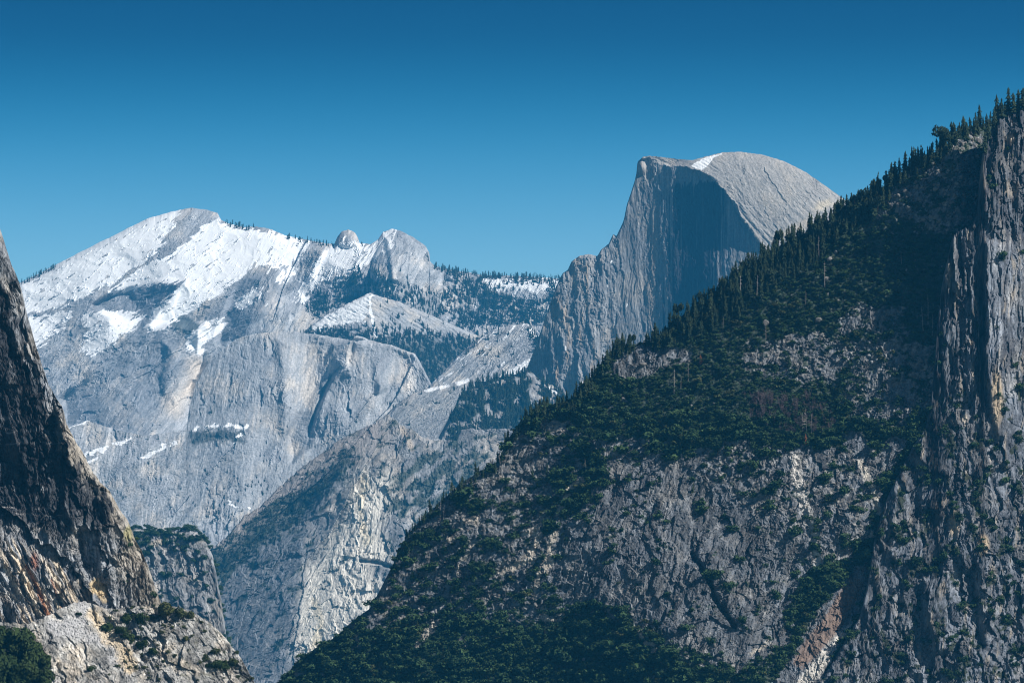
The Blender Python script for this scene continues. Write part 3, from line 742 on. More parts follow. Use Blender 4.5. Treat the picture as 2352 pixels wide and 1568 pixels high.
def right_slope(U, V, T):
    h = .62 * (1200 - V) - .42 * (U - 1500)
    h += rbf([(700, 1500, 40), (900, 1300, 20), (1200, 960, 0), (1400, 850, 0), (1330, 1000, -20), (1230, 1150, 5), (1200, 1350, 10), (1330, 1250, -25), (1450, 1100, -20), (1500, 1300, -40), (1650, 1300, -20), (1640, 1150, 0), (1560, 1450, -30),
              (1800, 1200, 0), (1870, 1350, 50), (1840, 1460, 50), (1950, 1180, 10), (1990, 1260, 30), (2020, 1090, 40), (1900, 950, 30), (1700, 950, -20), (1600, 800, 0), (1800, 700, 0), (1900, 520, 0), (2000, 700, 0), (2130, 850, 10), (2200, 400, -60), (2300, 280, -60), (2400, 700, -30),
              (2000, 1550, 60), (1750, 1560, 20), (1300, 1560, 30), (1000, 1560, 0), (1000, 1400, 30), (2400, 1560, 100), (1100, 1230, -10)], U, V)
    h += roundoff(T, 26, 34) + 1.5 * np.clip(U - 2200 + .25 * np.clip(1400 - V, -200, 700) * 0, 0, 400) + .45 * np.clip(U - 2040 + .9 * np.clip(V - 1100, 0, 170), 0, 400) * sstep(980, 1100, V)
    r, chute, w, w2 = rs_rock(U, V)
    rk = sstep(0, .35, r)
    w1 = fbm(U / 60, V / 60, 3, 301)
    bold = sstep(-20, 20, sdf(BOLD, U, V))
    a, b = rot(U, V, 118, 60, 13); a2, b2 = rot(U, V, 62, 60, 12)
    g1, t1 = crag(U, V, 95, 18, 901, 1.5); g2, t2 = crag(U, V, 112, 24, 931, 2.2, .28, 1.5)
    h += rk * (1 - bold) * 1.0 * g1 + bold * (.75 * g2 + 12 * terrace(fbm(U / 110, V / 120, 3, 45), 3, .05))
    h += (1 - rk) * (10 * fbm(U / 30, V / 24, 3, 48) + 3 * fbm(U / 7, V / 6, 2, 49))
    h += 1.4 * fbm(U / 4.5, V / 4.5, 3, 50, .7)
    # ledges of the left spur
    lg = (V + 16 * w1 + .12 * U) / 34
    h += 5 * (terrace(lg, 1, .25) - lg) * sstep(1420, 1300, U)
    # deep diagonal cleft
    cl = ldist([(1590, 1270), (1612, 1300), (1628, 1335), (1645, 1380), (1668, 1410), (1690, 1440)], U + 4 * w1, V)
    h += 17 * sstep(7, 2, cl + 5 * w2) - 10 * sstep(30, 9, ldist([(1620, 1270), (1650, 1320), (1680, 1380), (1715, 1430)], U, V))
    h += 5 * sstep(13, 3, ldist([(1830, 1130), (1855, 1200), (1872, 1260), (1880, 1300)], U + 6 * w1, V))
    # tint
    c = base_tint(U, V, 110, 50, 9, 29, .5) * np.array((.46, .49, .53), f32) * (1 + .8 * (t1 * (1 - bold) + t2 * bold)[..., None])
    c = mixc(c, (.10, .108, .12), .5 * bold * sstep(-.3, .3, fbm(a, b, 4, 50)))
    n = fbm(U / 9, V / 7, 4, 56, .65)
    c = mixc(c, (.34, .32, .29), .75 * sstep(.2, .5, n + .3 * sstep(.9, .2, r) - .1) * (1 - bold * .6))
    for l, ww in CLEAR:
        c = mixc(c, (.50, .45, .38), .8 * sstep(ww + 3, ww - 4, ldist(l, U + 14 * w, V - 10 * w) + 14 * w2 + 10 * w))
    c = mixc(c, (.22, .155, .12), .8 * sstep(-2, 12, chute + 10 * w) * sstep(26, 18, ldist([(1960, 1350), (1905, 1440), (1840, 1510)], U, V) + 12 * n))
    c = mixc(c, (.60, .57, .52), .85 * sstep(20, 8, ldist([(1975, 1430), (1930, 1470), (1870, 1540), (1820, 1600)], U, V) + 16 * n))
    c = mixc(c, (.58, .54, .47), .85 * sstep(9, 3, ldist([(1975, 1060), (2005, 1120), (2020, 1180), (2000, 1240)], U, V) + 10 * n))
    c = mixc(c, (.55, .53, .50), .9 * sstep(17, 6, np.minimum(ldist([(1825, 1055), (1835, 1110), (1855, 1180)], U, V), ldist([(1868, 1200), (1875, 1270), (1880, 1300)], U, V) + 4) + 12 * n))
    c = mixc(c, (.022, .042, .022), .95 * (1 - sstep(-.03, .10, r)))
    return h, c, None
RS_SIL = [(560, 1640), (640, 1568), (690, 1510), (720, 1490), (770, 1462), (810, 1425), (850, 1395), (880, 1340), (905, 1290), (925, 1245), (950, 1210), (990, 1170), (1040, 1125), (1100, 1082), (1145, 1058), (1165, 1010), (1195, 968), (1225, 945), (1260, 930), (1300, 920), (1330, 905), (1350, 880), (1375, 845), (1395, 815), (1415, 800), (1450, 790), (1500, 784),
          (1530, 755), (1580, 715), (1620, 690), (1650, 672), (1700, 625), (1760, 580), (1830, 545), (1900, 508), (1960, 478), (2030, 430), (2080, 390), (2150, 350), (2200, 312), (2260, 285), (2310, 270), (2352, 255), (2440, 215), (2560, 180), (2700, 150)]
layer('wooded_mountainside', 'RS', RS_SIL, 4300, 1640, right_slope, M_MID, jag=3, label='dark brushy mountainside falling from the upper right', step=1.9, vstep=1.9, back=420)

# ---- fluted cliff at the right edge
def right_cliff(U, V, T):
    hu = np.interp(U, [1850, 2000, 2130, 2180, 2260, 2350, 2450], [100, 84, 50, 30, 10, 16, 22]).astype(f32)
    up = sstep(1050, 850, V)
    h = .34 * (1000 - V) * up + .50 * (1000 - V) * (1 - up) + hu * 1.0
    w = fbm(U / 60, V / 160, 3, 401)
    g1, t1 = crag(U, V, 89, 20, 961, 7.5, .5); g2, t2 = crag(U, V, 84, 27, 991, 2.0)
    cw = w + .25 * fbm(U / 14, V / 60, 3, 415)
    h += up * (34 * terrace(fbm(U / 40 + 1.1 * cw, V / 420, 4, 405, .6), 5, .08) + 9 * facets(U / 17 + cw, V / 240, 406, .9, .5) + 5 * facets(U / 7 + cw, V / 110, 416, 1.0, .5) + .6 * g1 + .55 * g2 + 14 * fbm(U / 70, V / 170, 3, 402))
    h += (1 - up) * (-6 * ridged(U / 40 + w, V / 110, 4, 407, .6) + 8 * terrace(fbm(U / 60 + w, V / 90, 4, 409, .6), 4, .12) + 1.1 * g2)
    h += 1.2 * fbm(U / 4, V / 5, 3, 412, .7)
    wall = sstep(-12, 12, sdf([(2268, 560), (2350, 540), (2460, 540), (2460, 1060), (2340, 1040), (2285, 1000), (2262, 800)], U, V) + 16 * w)
    h = h * (1 - .55 * wall) + wall * .55 * (.34 * (1000 - V) + 10) + tilt([(2268, 560), (2460, 540), (2460, 1060), (2340, 1040), (2285, 1000), (2262, 800)], U, V, .3, 0, 10, 16 * w)
    h += tilt([(2050, 1110), (2100, 1040), (2115, 1180), (2070, 1290), (2040, 1280)], U, V, .5, 0, 8, 14 * w) + tilt([(2170, 600), (2215, 560), (2210, 800), (2180, 900)], U, V, .5, 0, 8, 14 * w) + tilt([(2120, 1330), (2240, 1300), (2260, 1480), (2150, 1500)], U, V, .4, -.1, 10, 14 * w)
    h += roundoff(T, 14, 24)
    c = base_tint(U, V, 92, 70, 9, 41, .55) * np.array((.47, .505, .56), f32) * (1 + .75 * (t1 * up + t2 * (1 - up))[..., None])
    c = c * (1 - .42 * sstep(620, 380, V))[..., None] * (1 + .35 * sstep(-12, 12, sdf([(2268, 560), (2460, 540), (2460, 1060), (2340, 1040), (2262, 800)], U, V)))[..., None]  # broad right-hand wall painted lighter, as a sunlit face
    c = mixc(c, (.055, .06, .075), .85 * sstep(-.1, .3, fbm(U / 15 + w, V / 260, 4, 421, .6) - .02) * up)
    c = mixc(c, (.33, .29, .24), .75 * sstep(.15, .45, fbm(U / 16 + w, V / 90, 4, 423, .6)))
    for x, y, r_, k in [(2258, 1250, 16, 1.5), (2190, 1200, 12, 2.5), (2215, 960, 10, 1.2), (2320, 320, 9, 1.2), (2180, 640, 8, 4), (2290, 900, 13, 5)]:
        c = mixc(c, (.50, .40, .28) if r_ > 10 else (.46, .40, .33), .8 * sstep(r_ + 5, r_ - 5, np.hypot(U - x, (V - y) / k) + 10 * w))
    g = fbm(U / 30 + 3, V / 40, 4, 431, .62) + .35 * fbm(U / 10, V / 10, 3, 433)
    veg = sstep(.26, .36, g + .12 * sstep(700, 1100, V) - .1 * up)
    c = mixc(c, (.028, .038, .022), .92 * veg)
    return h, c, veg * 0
def rc_veg(U, V):
    up = sstep(1050, 850, V)
    g = fbm(U / 30 + 3, V / 40, 4, 431, .62) + .35 * fbm(U / 10, V / 10, 3, 433)
    return sstep(.26, .36, g + .12 * sstep(700, 1100, V) - .1 * up)
layer('fluted_cliff', 'RC', [(1840, 1640), (1880, 1570), (1930, 1490), (1975, 1415), (1995, 1330), (2008, 1240), (2030, 1160), (2062, 1090), (2100, 1020), (2128, 970), (2140, 900), (2148, 820), (2155, 731), (2165, 650), (2178, 590), (2188, 545), (2200, 528), (2232, 518), (2248, 480), (2256, 400), (2262, 330), (2278, 290),
             (2305, 262), (2335, 250), (2352, 244), (2440, 200), (2560, 165), (2700, 130)], 4235, 1640, right_cliff, M_MID, jag=4, label='tall fluted cliff at the right edge')

# ---- big dark cliff on the left
def left_cliff(U, V, T):
    sx = np.interp(V, [440, 525, 590, 650, 720, 800, 880, 925, 975, 1030, 1085, 1125, 1190, 1260, 1310, 1370, 1640], [-30, 0, 20, 45, 60, 85, 110, 135, 155, 185, 215, 250, 290, 320, 345, 365, 500]).astype(f32)
    d = sx - U                                            # distance in from the profile
    h = .30 * (1200 - V) - .1 * d
    h += np.interp(d, [0, 10, 40, 110, 200, 400], [24, 5, 0, 2, 12, 30]).astype(f32)
    h += rbf([(0, 700, 0), (50, 900, 10), (0, 1150, 30), (120, 1150, 0), (200, 1200, -25), (250, 1300, -20), (60, 1300, -30), (330, 1400, 0), (150, 1000, -10), (0, 1450, -30)], U, V)
    w = fbm(U / 60, V / 80, 3, 501); w2 = fbm(U / 30, V / 30, 3, 502)
    up = sstep(1200, 1000, V)
    g1, t1 = crag(U, V, 76, 32, 1001, 2.6); g2, t2 = crag(U, V, 88, 11, 1031, 1.8)
    h += -8 * ridged(*rot(U, V, 78, 170, 30), 4, 503, .6) + 10 * terrace(fbm(U / 46 + w, V / 110, 4, 505, .6), 4, .10) + 1.1 * g1 + .35 * g2
    slabs = sstep(-14, 14, sdf([(0, 1230), (60, 1250), (150, 1300), (215, 1385), (160, 1440), (60, 1440), (0, 1430)], U, V))
    a, b = rot(U, V, 62, 170, 16)
    h += slabs * (-12 * ridged(a, b * .8 + .5 * w, 3, 508, .55))
    wb = 12 * w2
    h += tilt([(75, 905), (120, 890), (130, 990), (95, 1010)], U, V, .5, 0, 6, wb) + tilt([(0, 880), (40, 900), (60, 1060), (20, 1130), (0, 1100)], U, V, -.5, 0, 8, wb) + tilt([(130, 930), (165, 985), (250, 1130), (210, 1150), (150, 1040)], U, V, .5, 0, 8, wb)
    h += tilt([(150, 1060), (220, 1120), (240, 1200), (170, 1220), (140, 1150)], U, V, .35, -.2, 8, wb) + tilt([(235, 1140), (300, 1210), (330, 1290), (290, 1330), (250, 1250)], U, V, .5, 0, 8, wb) + tilt([(180, 1210), (240, 1230), (260, 1330), (200, 1330)], U, V, -.6, 0, 8, wb)
    h += notch([(130, 920), (160, 1100), (230, 1240), (260, 1390)], U, V, -9, 22, 2 * wb) + notch([(210, 1090), (250, 1200), (300, 1320), (320, 1400)], U, V, 9, 16, 2 * wb) + notch([(60, 850), (80, 1000), (100, 1200), (180, 1330)], U, V, 10, 24, 2 * wb)
    h += notch([(0, 1150), (80, 1230), (160, 1290), (225, 1390)], U, V, -12, 18, wb) + 1.6 * fbm(U / 4, V / 5, 3, 510, .7)
    c = base_tint(U, V, 82, 90, 12, 47, .5) * np.array((.84, .86, .88), f32) * (1 + .7 * (t1 + .4 * t2)[..., None])
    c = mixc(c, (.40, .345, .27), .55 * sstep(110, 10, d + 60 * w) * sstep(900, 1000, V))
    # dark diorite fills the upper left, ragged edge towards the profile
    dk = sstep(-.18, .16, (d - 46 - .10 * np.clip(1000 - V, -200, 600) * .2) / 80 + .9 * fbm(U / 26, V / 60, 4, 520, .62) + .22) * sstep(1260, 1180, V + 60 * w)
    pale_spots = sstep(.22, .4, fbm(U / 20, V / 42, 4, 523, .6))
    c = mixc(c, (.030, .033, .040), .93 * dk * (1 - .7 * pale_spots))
    c = mixc(c, (.05, .055, .065), .6 * sstep(.1, .4, fbm(U / 9 + w, V / 120, 4, 525, .6)))
    vein = sstep(2.5, .5, np.abs(V - 990 - 12 * fbm(U / 60, 0 * V, 3, 3)) ) + sstep(2.2, .5, np.abs(V - 1168 - 14 * fbm(U / 50, 0 * V, 3, 4))) + sstep(1.6, .3, np.abs(V - 1018 - 10 * fbm(U / 44, 0 * V, 3, 5))) + sstep(1.8, .3, np.abs(V - 1182 - 16 * fbm(U / 40, 0 * V, 3, 8)))
    c = mixc(c, (.36, .35, .35), np.clip(vein, 0, 1) * .7 * sstep(190, 120, U) * sstep(-.1, .2, fbm(U / 20, V / 9, 3, 7) + .1))
    c = mixc(c, (.66, .56, .43), .85 * slabs * sstep(-.1, .3, fbm(a, b * 1.3, 3, 530)))
    c = mixc(c, (.10, .085, .075), .8 * slabs * sstep(.12, .32, fbm(a * 1.2, b * 1.6, 3, 533)))
    rust = np.minimum(ldist([(60, 1300), (85, 1345), (105, 1400), (118, 1420)], U, V), ldist([(118, 1330), (135, 1380), (148, 1415)], U, V) + 3)
    c = mixc(c, (.27, .11, .05), .8 * sstep(7, 2, rust + 2.5 * w2))
    c = mixc(c, (.27, .10, .05), .7 * sstep(13, 4, np.hypot(U - 78, (V - 1285) * .5) + 9 * w2))
    c = mixc(c, (.56, .43, .24), .8 * sstep(26, 12, np.hypot(U - 228, (V - 1345) * .8) + 26 * w2))
    c = mixc(c, (.32, .30, .13), .65 * sstep(22, 6, np.hypot((U - 296) * 1.5, (V - 1235) * .6) + 22 * w2))
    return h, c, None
layer('dark_cliff', 'LC', [(-420, -300), (-260, -120), (-120, 180), (-60, 360), (-30, 445), (0, 525), (20, 590), (45, 652), (60, 720), (85, 802), (100, 850), (112, 885), (130, 915), (142, 930), (150, 968), (158, 985), (185, 1032), (215, 1085), (232, 1108), (252, 1128), (275, 1168), (292, 1192), (312, 1240), (325, 1265), (345, 1312), (360, 1360), (372, 1390), (390, 1440), (410, 1500)],
      3200, [(-420, 1500), (410, 1520)], left_cliff, M_NEAR, jag=4, jagw=16, label='towering dark cliff at the left edge', step=1.7)

# ---- sunlit rubble apron
def talus(U, V, T):
    h = 1.0 * (1480 - V) + .12 * (U - 250) + roundoff(T, 6, 6)
    h += rbf([(60, 1430, 0), (150, 1400, 0), (250, 1450, 25), (200, 1568, 0), (330, 1420, -5), (330, 1500, 15), (420, 1450, -20), (520, 1500, 0), (560, 1568, 20), (400, 1568, -10), (60, 1568, 0), (0, 1450, 20)], U, V)
    w = fbm(U / 60, V / 60, 3, 601); w2 = fbm(U / 22, V / 22, 4, 602, .6)
    scree = sstep(24, 6, ldist([(190, 1400), (180, 1430), (120, 1440), (250, 1470), (270, 1510)], U, V, 60) + 18 * w2)
    rk = 1 - scree
    g1, t1 = crag(U, V, 62, 26, 1061, 1.9); g2, t2 = crag(U, V, 40, 12, 1091, 1.5)
    h += rk * (1.05 * g1 + .5 * g2 - 4 * ridged(*rot(U, V, 55, 50, 18), 4, 604, .6))
    h += scree * 3.0 * facets(U / 5, V / 4.6, 606, 1.1, .5) + 1.4 * fbm(U / 4, V / 4, 3, 607, .7)
    c = base_tint(U, V, 60, 30, 10, 53, .4) * np.array((1.26, 1.2, 1.1), f32) * (1 + .6 * (t1 + .5 * t2)[..., None])
    c = c * ((.68 + .55 * sstep(-.3, .4, fbm(U / 30, V / 26, 4, 615, .6))) * (1 - .22 * sstep(330, 440, U)))[..., None]
    c = mixc(c, (.40, .40, .41), .8 * scree)
    c = mixc(c, (.56, .45, .30), .7 * sstep(24, 4, ldist([(215, 1410), (240, 1450), (275, 1490), (300, 1530)], U, V) + 24 * w2))
    c = mixc(c, (.045, .05, .05), .85 * sstep(.22, .4, fbm(*rot(U, V, 50, 40, 7), 4, 609, .62)) * sstep(1440, 1480, V))
    c = mixc(c, (.10, .10, .075), .6 * sstep(.12, .32, fbm(U / 18, V / 12, 4, 611, .6)) * sstep(300, 360, U))
    return h, c, None
layer('talus_slope', 'LT', [(-420, 1440), (-120, 1450), (0, 1428), (60, 1432), (100, 1418), (150, 1392), (190, 1378), (230, 1392), (262, 1398), (300, 1392), (340, 1392), (372, 1386), (400, 1392), (440, 1405), (470, 1420), (500, 1445), (520, 1466), (545, 1498), (565, 1530), (585, 1566), (610, 1620), (640, 1680)],
      3090, 1690, talus, M_NEAR, jag=4, jagw=14, label='sunlit pale rubble slope in the lower left corner', step=1.7)

# ================================================================== vegetation shapes
def tri_mesh(name, tris, mat, smooth=False):
    co = np.array(tris, f32).reshape(-1, 3)
    q = np.arange(len(co)).reshape(-1, 3)
    me = mesh_from(name, co, q, mat, None, smooth)
    return me

def conifer_crown(r, tiers, spikes, width, low=.12, ragged=.35, top=1.0):
    """drooping whorls of branches round a leader, unit height"""
    T = []
    for i in range(tiers):
        f = i / tiers
        z = low + (top - low) * (f + r.uniform(-.2, .2) / tiers)
        w = width * (1 - f) ** .6 * r.uniform(1 - ragged, 1 + ragged * .6) + .012
        a0 = r.uniform(0, 6.28)
        for k in range(spikes):
            a = a0 + 6.283 * k / spikes + r.uniform(-.25, .25)
            L = w * r.uniform(.6, 1.15)
            da = 6.283 / spikes * r.uniform(.38, .6)
            dz = (top - low) / tiers
            drop = r.uniform(.1, .5) * w
            tip = (L * math.cos(a), L * math.sin(a), z - drop)
            up = (0.0, 0.0, z + dz * 1.5)
            b = L * .62
            p1 = (b * math.cos(a - da), b * math.sin(a - da), z - drop * .9 + dz * .1)
            p2 = (b * math.cos(a + da), b * math.sin(a + da), z - drop * .7 + dz * .1)
            T += [up, p1, tip, up, tip, p2, p1, (0, 0, z - dz * .2), tip, tip, (0, 0, z - dz * .2), p2]
    return T

def trunk_tris(r, h, w, n=5, taper=.25, bend=.0):
    T = []
    for s in range(3):
        z0, z1 = h * s / 3, h * (s + 1) / 3
        w0 = w * (1 - (1 - taper) * s / 3); w1 = w * (1 - (1 - taper) * (s + 1) / 3)
        b0, b1 = bend * (s / 3) ** 2, bend * ((s + 1) / 3) ** 2
        for k in range(n):
            a, b = 6.283 * k / n, 6.283 * (k + 1) / n
            A = (b0 + w0 * math.cos(a), w0 * math.sin(a), z0); B = (b0 + w0 * math.cos(b), w0 * math.sin(b), z0)
            C_ = (b1 + w1 * math.cos(b), w1 * math.sin(b), z1); D_ = (b1 + w1 * math.cos(a), w1 * math.sin(a), z1)
            T += [A, B, C_, A, C_, D_]
    return T

def limb(T, p, q, w0, w1):
    p = Vector(p); q = Vector(q); d = (q - p).normalized()
    x = d.cross(Vector((.3, .2, 1))).normalized(); y = d.cross(x)
    for k in range(3):
        a, b = 2.094 * k, 2.094 * (k + 1)
        A = p + (x * math.cos(a) + y * math.sin(a)) * w0; B = p + (x * math.cos(b) + y * math.sin(b)) * w0
        C_ = q + (x * math.cos(b) + y * math.sin(b)) * w1; D_ = q + (x * math.cos(a) + y * math.sin(a)) * w1
        T += [tuple(A), tuple(B), tuple(C_), tuple(A), tuple(C_), tuple(D_)]

def leaf_cloud(r, lobes, n, leaf, T=None):
    """leaf sprays on the skin and in the body of several lobes"""
    T = [] if T is None else T
    for (cx, cy, cz, rx, ry, rz) in lobes:
        for _ in range(n):
            v = Vector((r.gauss(0, 1), r.gauss(0, 1), r.gauss(0, 1))).normalized()
            k = r.uniform(.55, 1.0) ** .5
            c = Vector((cx + v.x * rx * k, cy + v.y * ry * k, cz + v.z * rz * k))
            nrm = (v + Vector((r.gauss(0, .5), r.gauss(0, .5), r.gauss(0, .5)))).normalized()
            x = nrm.cross(Vector((r.gauss(0, 1), r.gauss(0, 1), r.gauss(0, 1)))).normalized(); y = nrm.cross(x)
            s = leaf * r.uniform(.6, 1.4)
            a, b, c3 = c + x * s, c - x * s * .6 + y * s * .8, c - x * s * .5 - y * s * .9
            T += [tuple(a), tuple(b), tuple(c3)]
    return T

def crown_blob(r, n_lobes, n, leaf):
    lobes = []
    for i in range(n_lobes):
        a = r.uniform(0, 6.28); d = r.uniform(0, .8) if i else 0
        q = r.uniform(.25, .58)
        lobes.append((d * math.cos(a), d * math.sin(a), r.uniform(.3, .75), q, q, q * r.uniform(.6, .9)))
    return leaf_cloud(r, lobes, n, leaf)

def dead_tris(r, n=14):
    T = trunk_tris(r, 1.0, .016, 5, .2, r.uniform(-.04, .04))
    for _ in range(n):
        z = r.uniform(.3, .95); a = r.uniform(0, 6.28); L = (1.05 - z) * r.uniform(.1, .26) + .02
        limb(T, (0, 0, z), (L * math.cos(a), L * math.sin(a), z + r.uniform(-.03, .05)), .007, .003)
    return T

def bare_tris(r, n=40):
    T = []
    for _ in range(6):
        a = r.uniform(0, 6.28); t = r.uniform(.1, .5)
        base = Vector((.05 * math.cos(a), .05 * math.sin(a), 0)); tip = Vector((t * math.cos(a), t * math.sin(a), r.uniform(.6, 1.0)))
        limb(T, base, tip, .022, .006)
        for _ in range(n // 4):
            k = r.uniform(.3, 1); p = base.lerp(tip, k)
            v = Vector((r.gauss(0, 1), r.gauss(0, 1), r.uniform(.2, 1.4))).normalized() * r.uniform(.12, .32)
            limb(T, p, p + v, .010, .004)
    return T

def boulder_tris(r):
    import bmesh
    bm = bmesh.new(); bmesh.ops.create_icosphere(bm, subdivisions=2, radius=1)
    pl = [(Vector((r.gauss(0, 1), r.gauss(0, 1), r.gauss(0, .8))).normalized(), r.uniform(.55, .9)) for _ in range(9)]
    sx, sy, sz = r.uniform(.8, 1.2), r.uniform(.7, 1.1), r.uniform(.6, 1.1)
    for v in bm.verts:
        for n, d in pl:
            k = v.co.dot(n)
            if k > d: v.co -= n * (k - d)
        v.co.x *= sx; v.co.y *= sy; v.co.z *= sz
        v.co *= r.uniform(.96, 1.04)
    T = []
    for f in bm.faces:
        T += [tuple(v.co) for v in f.verts]
    bm.free()
    return T

R_ = random.Random(5)
CROWNS = [tri_mesh('crown', conifer_crown(R_, 11, 6, R_.uniform(.17, .27), R_.uniform(.02, .14)), M_NEEDLE) for _ in range(7)]
CROWNS += [tri_mesh('crown', crown_blob(R_, 5, 90, .13), M_NEEDLE)]        # one broad-headed kind
TRUNK = tri_mesh('trunk', trunk_tris(R_, .96, .02), M_BARK)
DEADS = [tri_mesh('dead_tree', dead_tris(R_, 16), M_DEAD) for _ in range(4)]
BARES = [tri_mesh('bare_tree', bare_tris(R_), M_TWIG) for _ in range(4)]
BUSHES = [tri_mesh('bush', crown_blob(R_, 5, 34, .16), M_SHRUB) for _ in range(5)]
OLIVES = [tri_mesh('bush', crown_blob(R_, 5, 34, .16), M_OLIVE) for _ in range(3)]
BOULDERS = [tri_mesh('boulder', boulder_tris(R_), M_BOULDER) for _ in range(6)]
FARTREES = [tri_mesh('far_tree', conifer_crown(R_, 5, 5, R_.uniform(.17, .25), .05), M_FARNEEDLE) for _ in range(4)]

def proto(name, meshes):
    c = bpy.data.collections.new(name)
    for i, m in enumerate(meshes):
        o = bpy.data.objects.new('%s_shape_%d' % (name, i), m); c.objects.link(o)
    return c

def scatter_group(coll):
    ng = bpy.data.node_groups.new('scatter', 'GeometryNodeTree')
    ng.interface.new_socket('Geometry', in_out='INPUT', socket_type='NodeSocketGeometry')
    ng.interface.new_socket('Geometry', in_out='OUTPUT', socket_type='NodeSocketGeometry')
    N = ng.nodes; L = ng.links
    gi = N.new('NodeGroupInput'); go = N.new('NodeGroupOutput')
    ip = N.new('GeometryNodeInstanceOnPoints'); ci = N.new('GeometryNodeCollectionInfo')
    ci.inputs['Collection'].default_value = coll
    ci.inputs['Separate Children'].default_value = True; ci.inputs['Reset Children'].default_value = True
    def attr(n, t):
        a = N.new('GeometryNodeInputNamedAttribute'); a.data_type = t; a.inputs['Name'].default_value = n
        return a.outputs['Attribute']
    L.new(gi.outputs[0], ip.inputs['Points']); L.new(ci.outputs[0], ip.inputs['Instance'])
    ip.inputs['Pick Instance'].default_value = True
    L.new(attr('kindno', 'INT'), ip.inputs['Instance Index'])
    L.new(attr('turn', 'FLOAT_VECTOR'), ip.inputs['Rotation']); L.new(attr('size', 'FLOAT_VECTOR'), ip.inputs['Scale'])
    L.new(ip.outputs[0], go.inputs[0])
    return ng

def scatter(name, pts, size, coll, label, cat, r=rng, tilt=.08, wide=(.8, 1.25)):
    """uncountable growth: one object, instances on its points"""
    n = len(pts)
    me = bpy.data.meshes.new(name); me.vertices.add(n); me.vertices.foreach_set('co', np.ascontiguousarray(pts, f32).ravel())
    k = me.attributes.new('kindno', 'INT', 'POINT'); k.data.foreach_set('value', r.integers(0, len(coll.objects), n).astype(np.int32))
    t = me.attributes.new('turn', 'FLOAT_VECTOR', 'POINT')
    t.data.foreach_set('vector', np.stack([r.normal(0, tilt, n), r.normal(0, tilt, n), r.uniform(0, 6.28, n)], -1).astype(f32).ravel())
    s = me.attributes.new('size', 'FLOAT_VECTOR', 'POINT')
    w = r.uniform(*wide, n)
    s.data.foreach_set('vector', np.stack([size * w, size * w, size], -1).astype(f32).ravel())
    me.update()
    o = stuff(name, me, label, cat)
    m = o.modifiers.new('scatter', 'NODES'); m.node_group = scatter_group(coll)
    return o

def sample(n, box, dens, r=rng):
    """n random sheet positions in box, kept where the density allows"""
    U = r.uniform(box[0], box[2], n).astype(f32); V = r.uniform(box[1], box[3], n).astype(f32)
    k = r.random(n) < dens(U, V)
    return U[k], V[k]

def top_of(key, U):
    L = LAYERS[key]
    return L.top[np.clip(np.rint((U - L.u0) / L.du).astype(int), 0, L.nu - 1)]

# ------------------------------------------------------------------ far forests
C_FAR = proto('far_conifers', FARTREES)
def far_forest(key, n, box, dens, hpx, label, name='distant_forest'):
    U, V = sample(n, box, lambda U, V: dens(U, V) * (V > top_of(key, U) + .5))
    P = at(key, U, V); m = LAYERS[key].mpp
    s = hpx * m * rng.uniform(.6, 1.3, len(U))
    P = P - np.array([0, 0, 1]) * 0.06 * s[:, None]
    return scatter(name, P, s, C_FAR, label, 'forest')

def band(poly, w=10, k=1.0, nz=14, seed=60, lx=24):
    return lambda U, V: k * sstep(-w, w, sdf(poly, U, V) + nz * 2 * fbm(U / lx, V / lx, 4, seed, .6))
f1 = band([(700, 700), (740, 668), (800, 640), (850, 615), (880, 640), (905, 655), (960, 668), (1000, 672), (1040, 655), (1010, 615), (990, 598), (1110, 626), (1290, 632), (1290, 700), (1230, 745), (1100, 765), (1040, 745), (940, 700), (870, 680), (800, 700), (720, 728)], 12, .9)
clear1 = [(1110, 645), (1190, 650), (1262, 650), (1262, 690), (1200, 690), (1130, 672)]
far_forest('CR', 9000, (690, 560, 1320, 790), lambda U, V: f1(U, V) * (1 - .9 * sstep(-4, 4, sdf(clear1, U, V))) * sstep(.2, -.35, fbm(U / 40, V / 30, 3, 8) - .3), 11, 'blue-green conifer forest filling the saddle between the snowy mountain and the dome')
# trees on the far crest
def crest(U, V):
    d = V - top_of('CR', U)
    k = (((U > 512) & (U < 585)) * 1.0 + ((U > 648) & (U < 772)) * 1.0 + ((U > 818) & (U < 838)) * 1.2 + ((U > 20) & (U < 130)) * 1.3 + ((U > 998) & (U < 1330)) * 1.0)
    return k * (d < 9) * (d > 0)
far_forest('CR', 60000, (10, 470, 1330, 660), lambda U, V: .16 * crest(U, V), 11, 'row of tiny conifers along the far crest', 'distant_treeline')
far_forest('CR', 6000, (560, 560, 1000, 860), lambda U, V: .10 * sstep(.1, .5, fbm(U / 30, V / 22, 3, 9)) + 0 * U, 8, 'thin conifers dotted over the far snowy slopes', 'distant_trees')
f2 = band([(800, 775), (960, 778), (1080, 795), (1130, 790), (1000, 880), (960, 900), (930, 830), (840, 790)], 8, .95)
far_forest('PY', 7000, (660, 670, 1200, 950), lambda U, V: np.maximum(np.maximum(f2(U, V), .9 * sstep(745, 770, V + 12 * fbm(U / 20, V / 20, 3, 3) - .12 * np.abs(U - 900) * (U > 900))), .12 * (U > 855) * sstep(-.1, .3, fbm(U / 26, V / 20, 3, 12))), 11, 'conifer forest below the pale slab pyramid')
far_forest('SL', 1500, (1060, 740, 1290, 950), lambda U, V: .9 * sstep(-6, 8, sdf([(1205, 745), (1245, 760), (1290, 830), (1240, 850), (1225, 800)], U, V)) + .05, 12, 'conifers growing between the tilted slab and the dome')
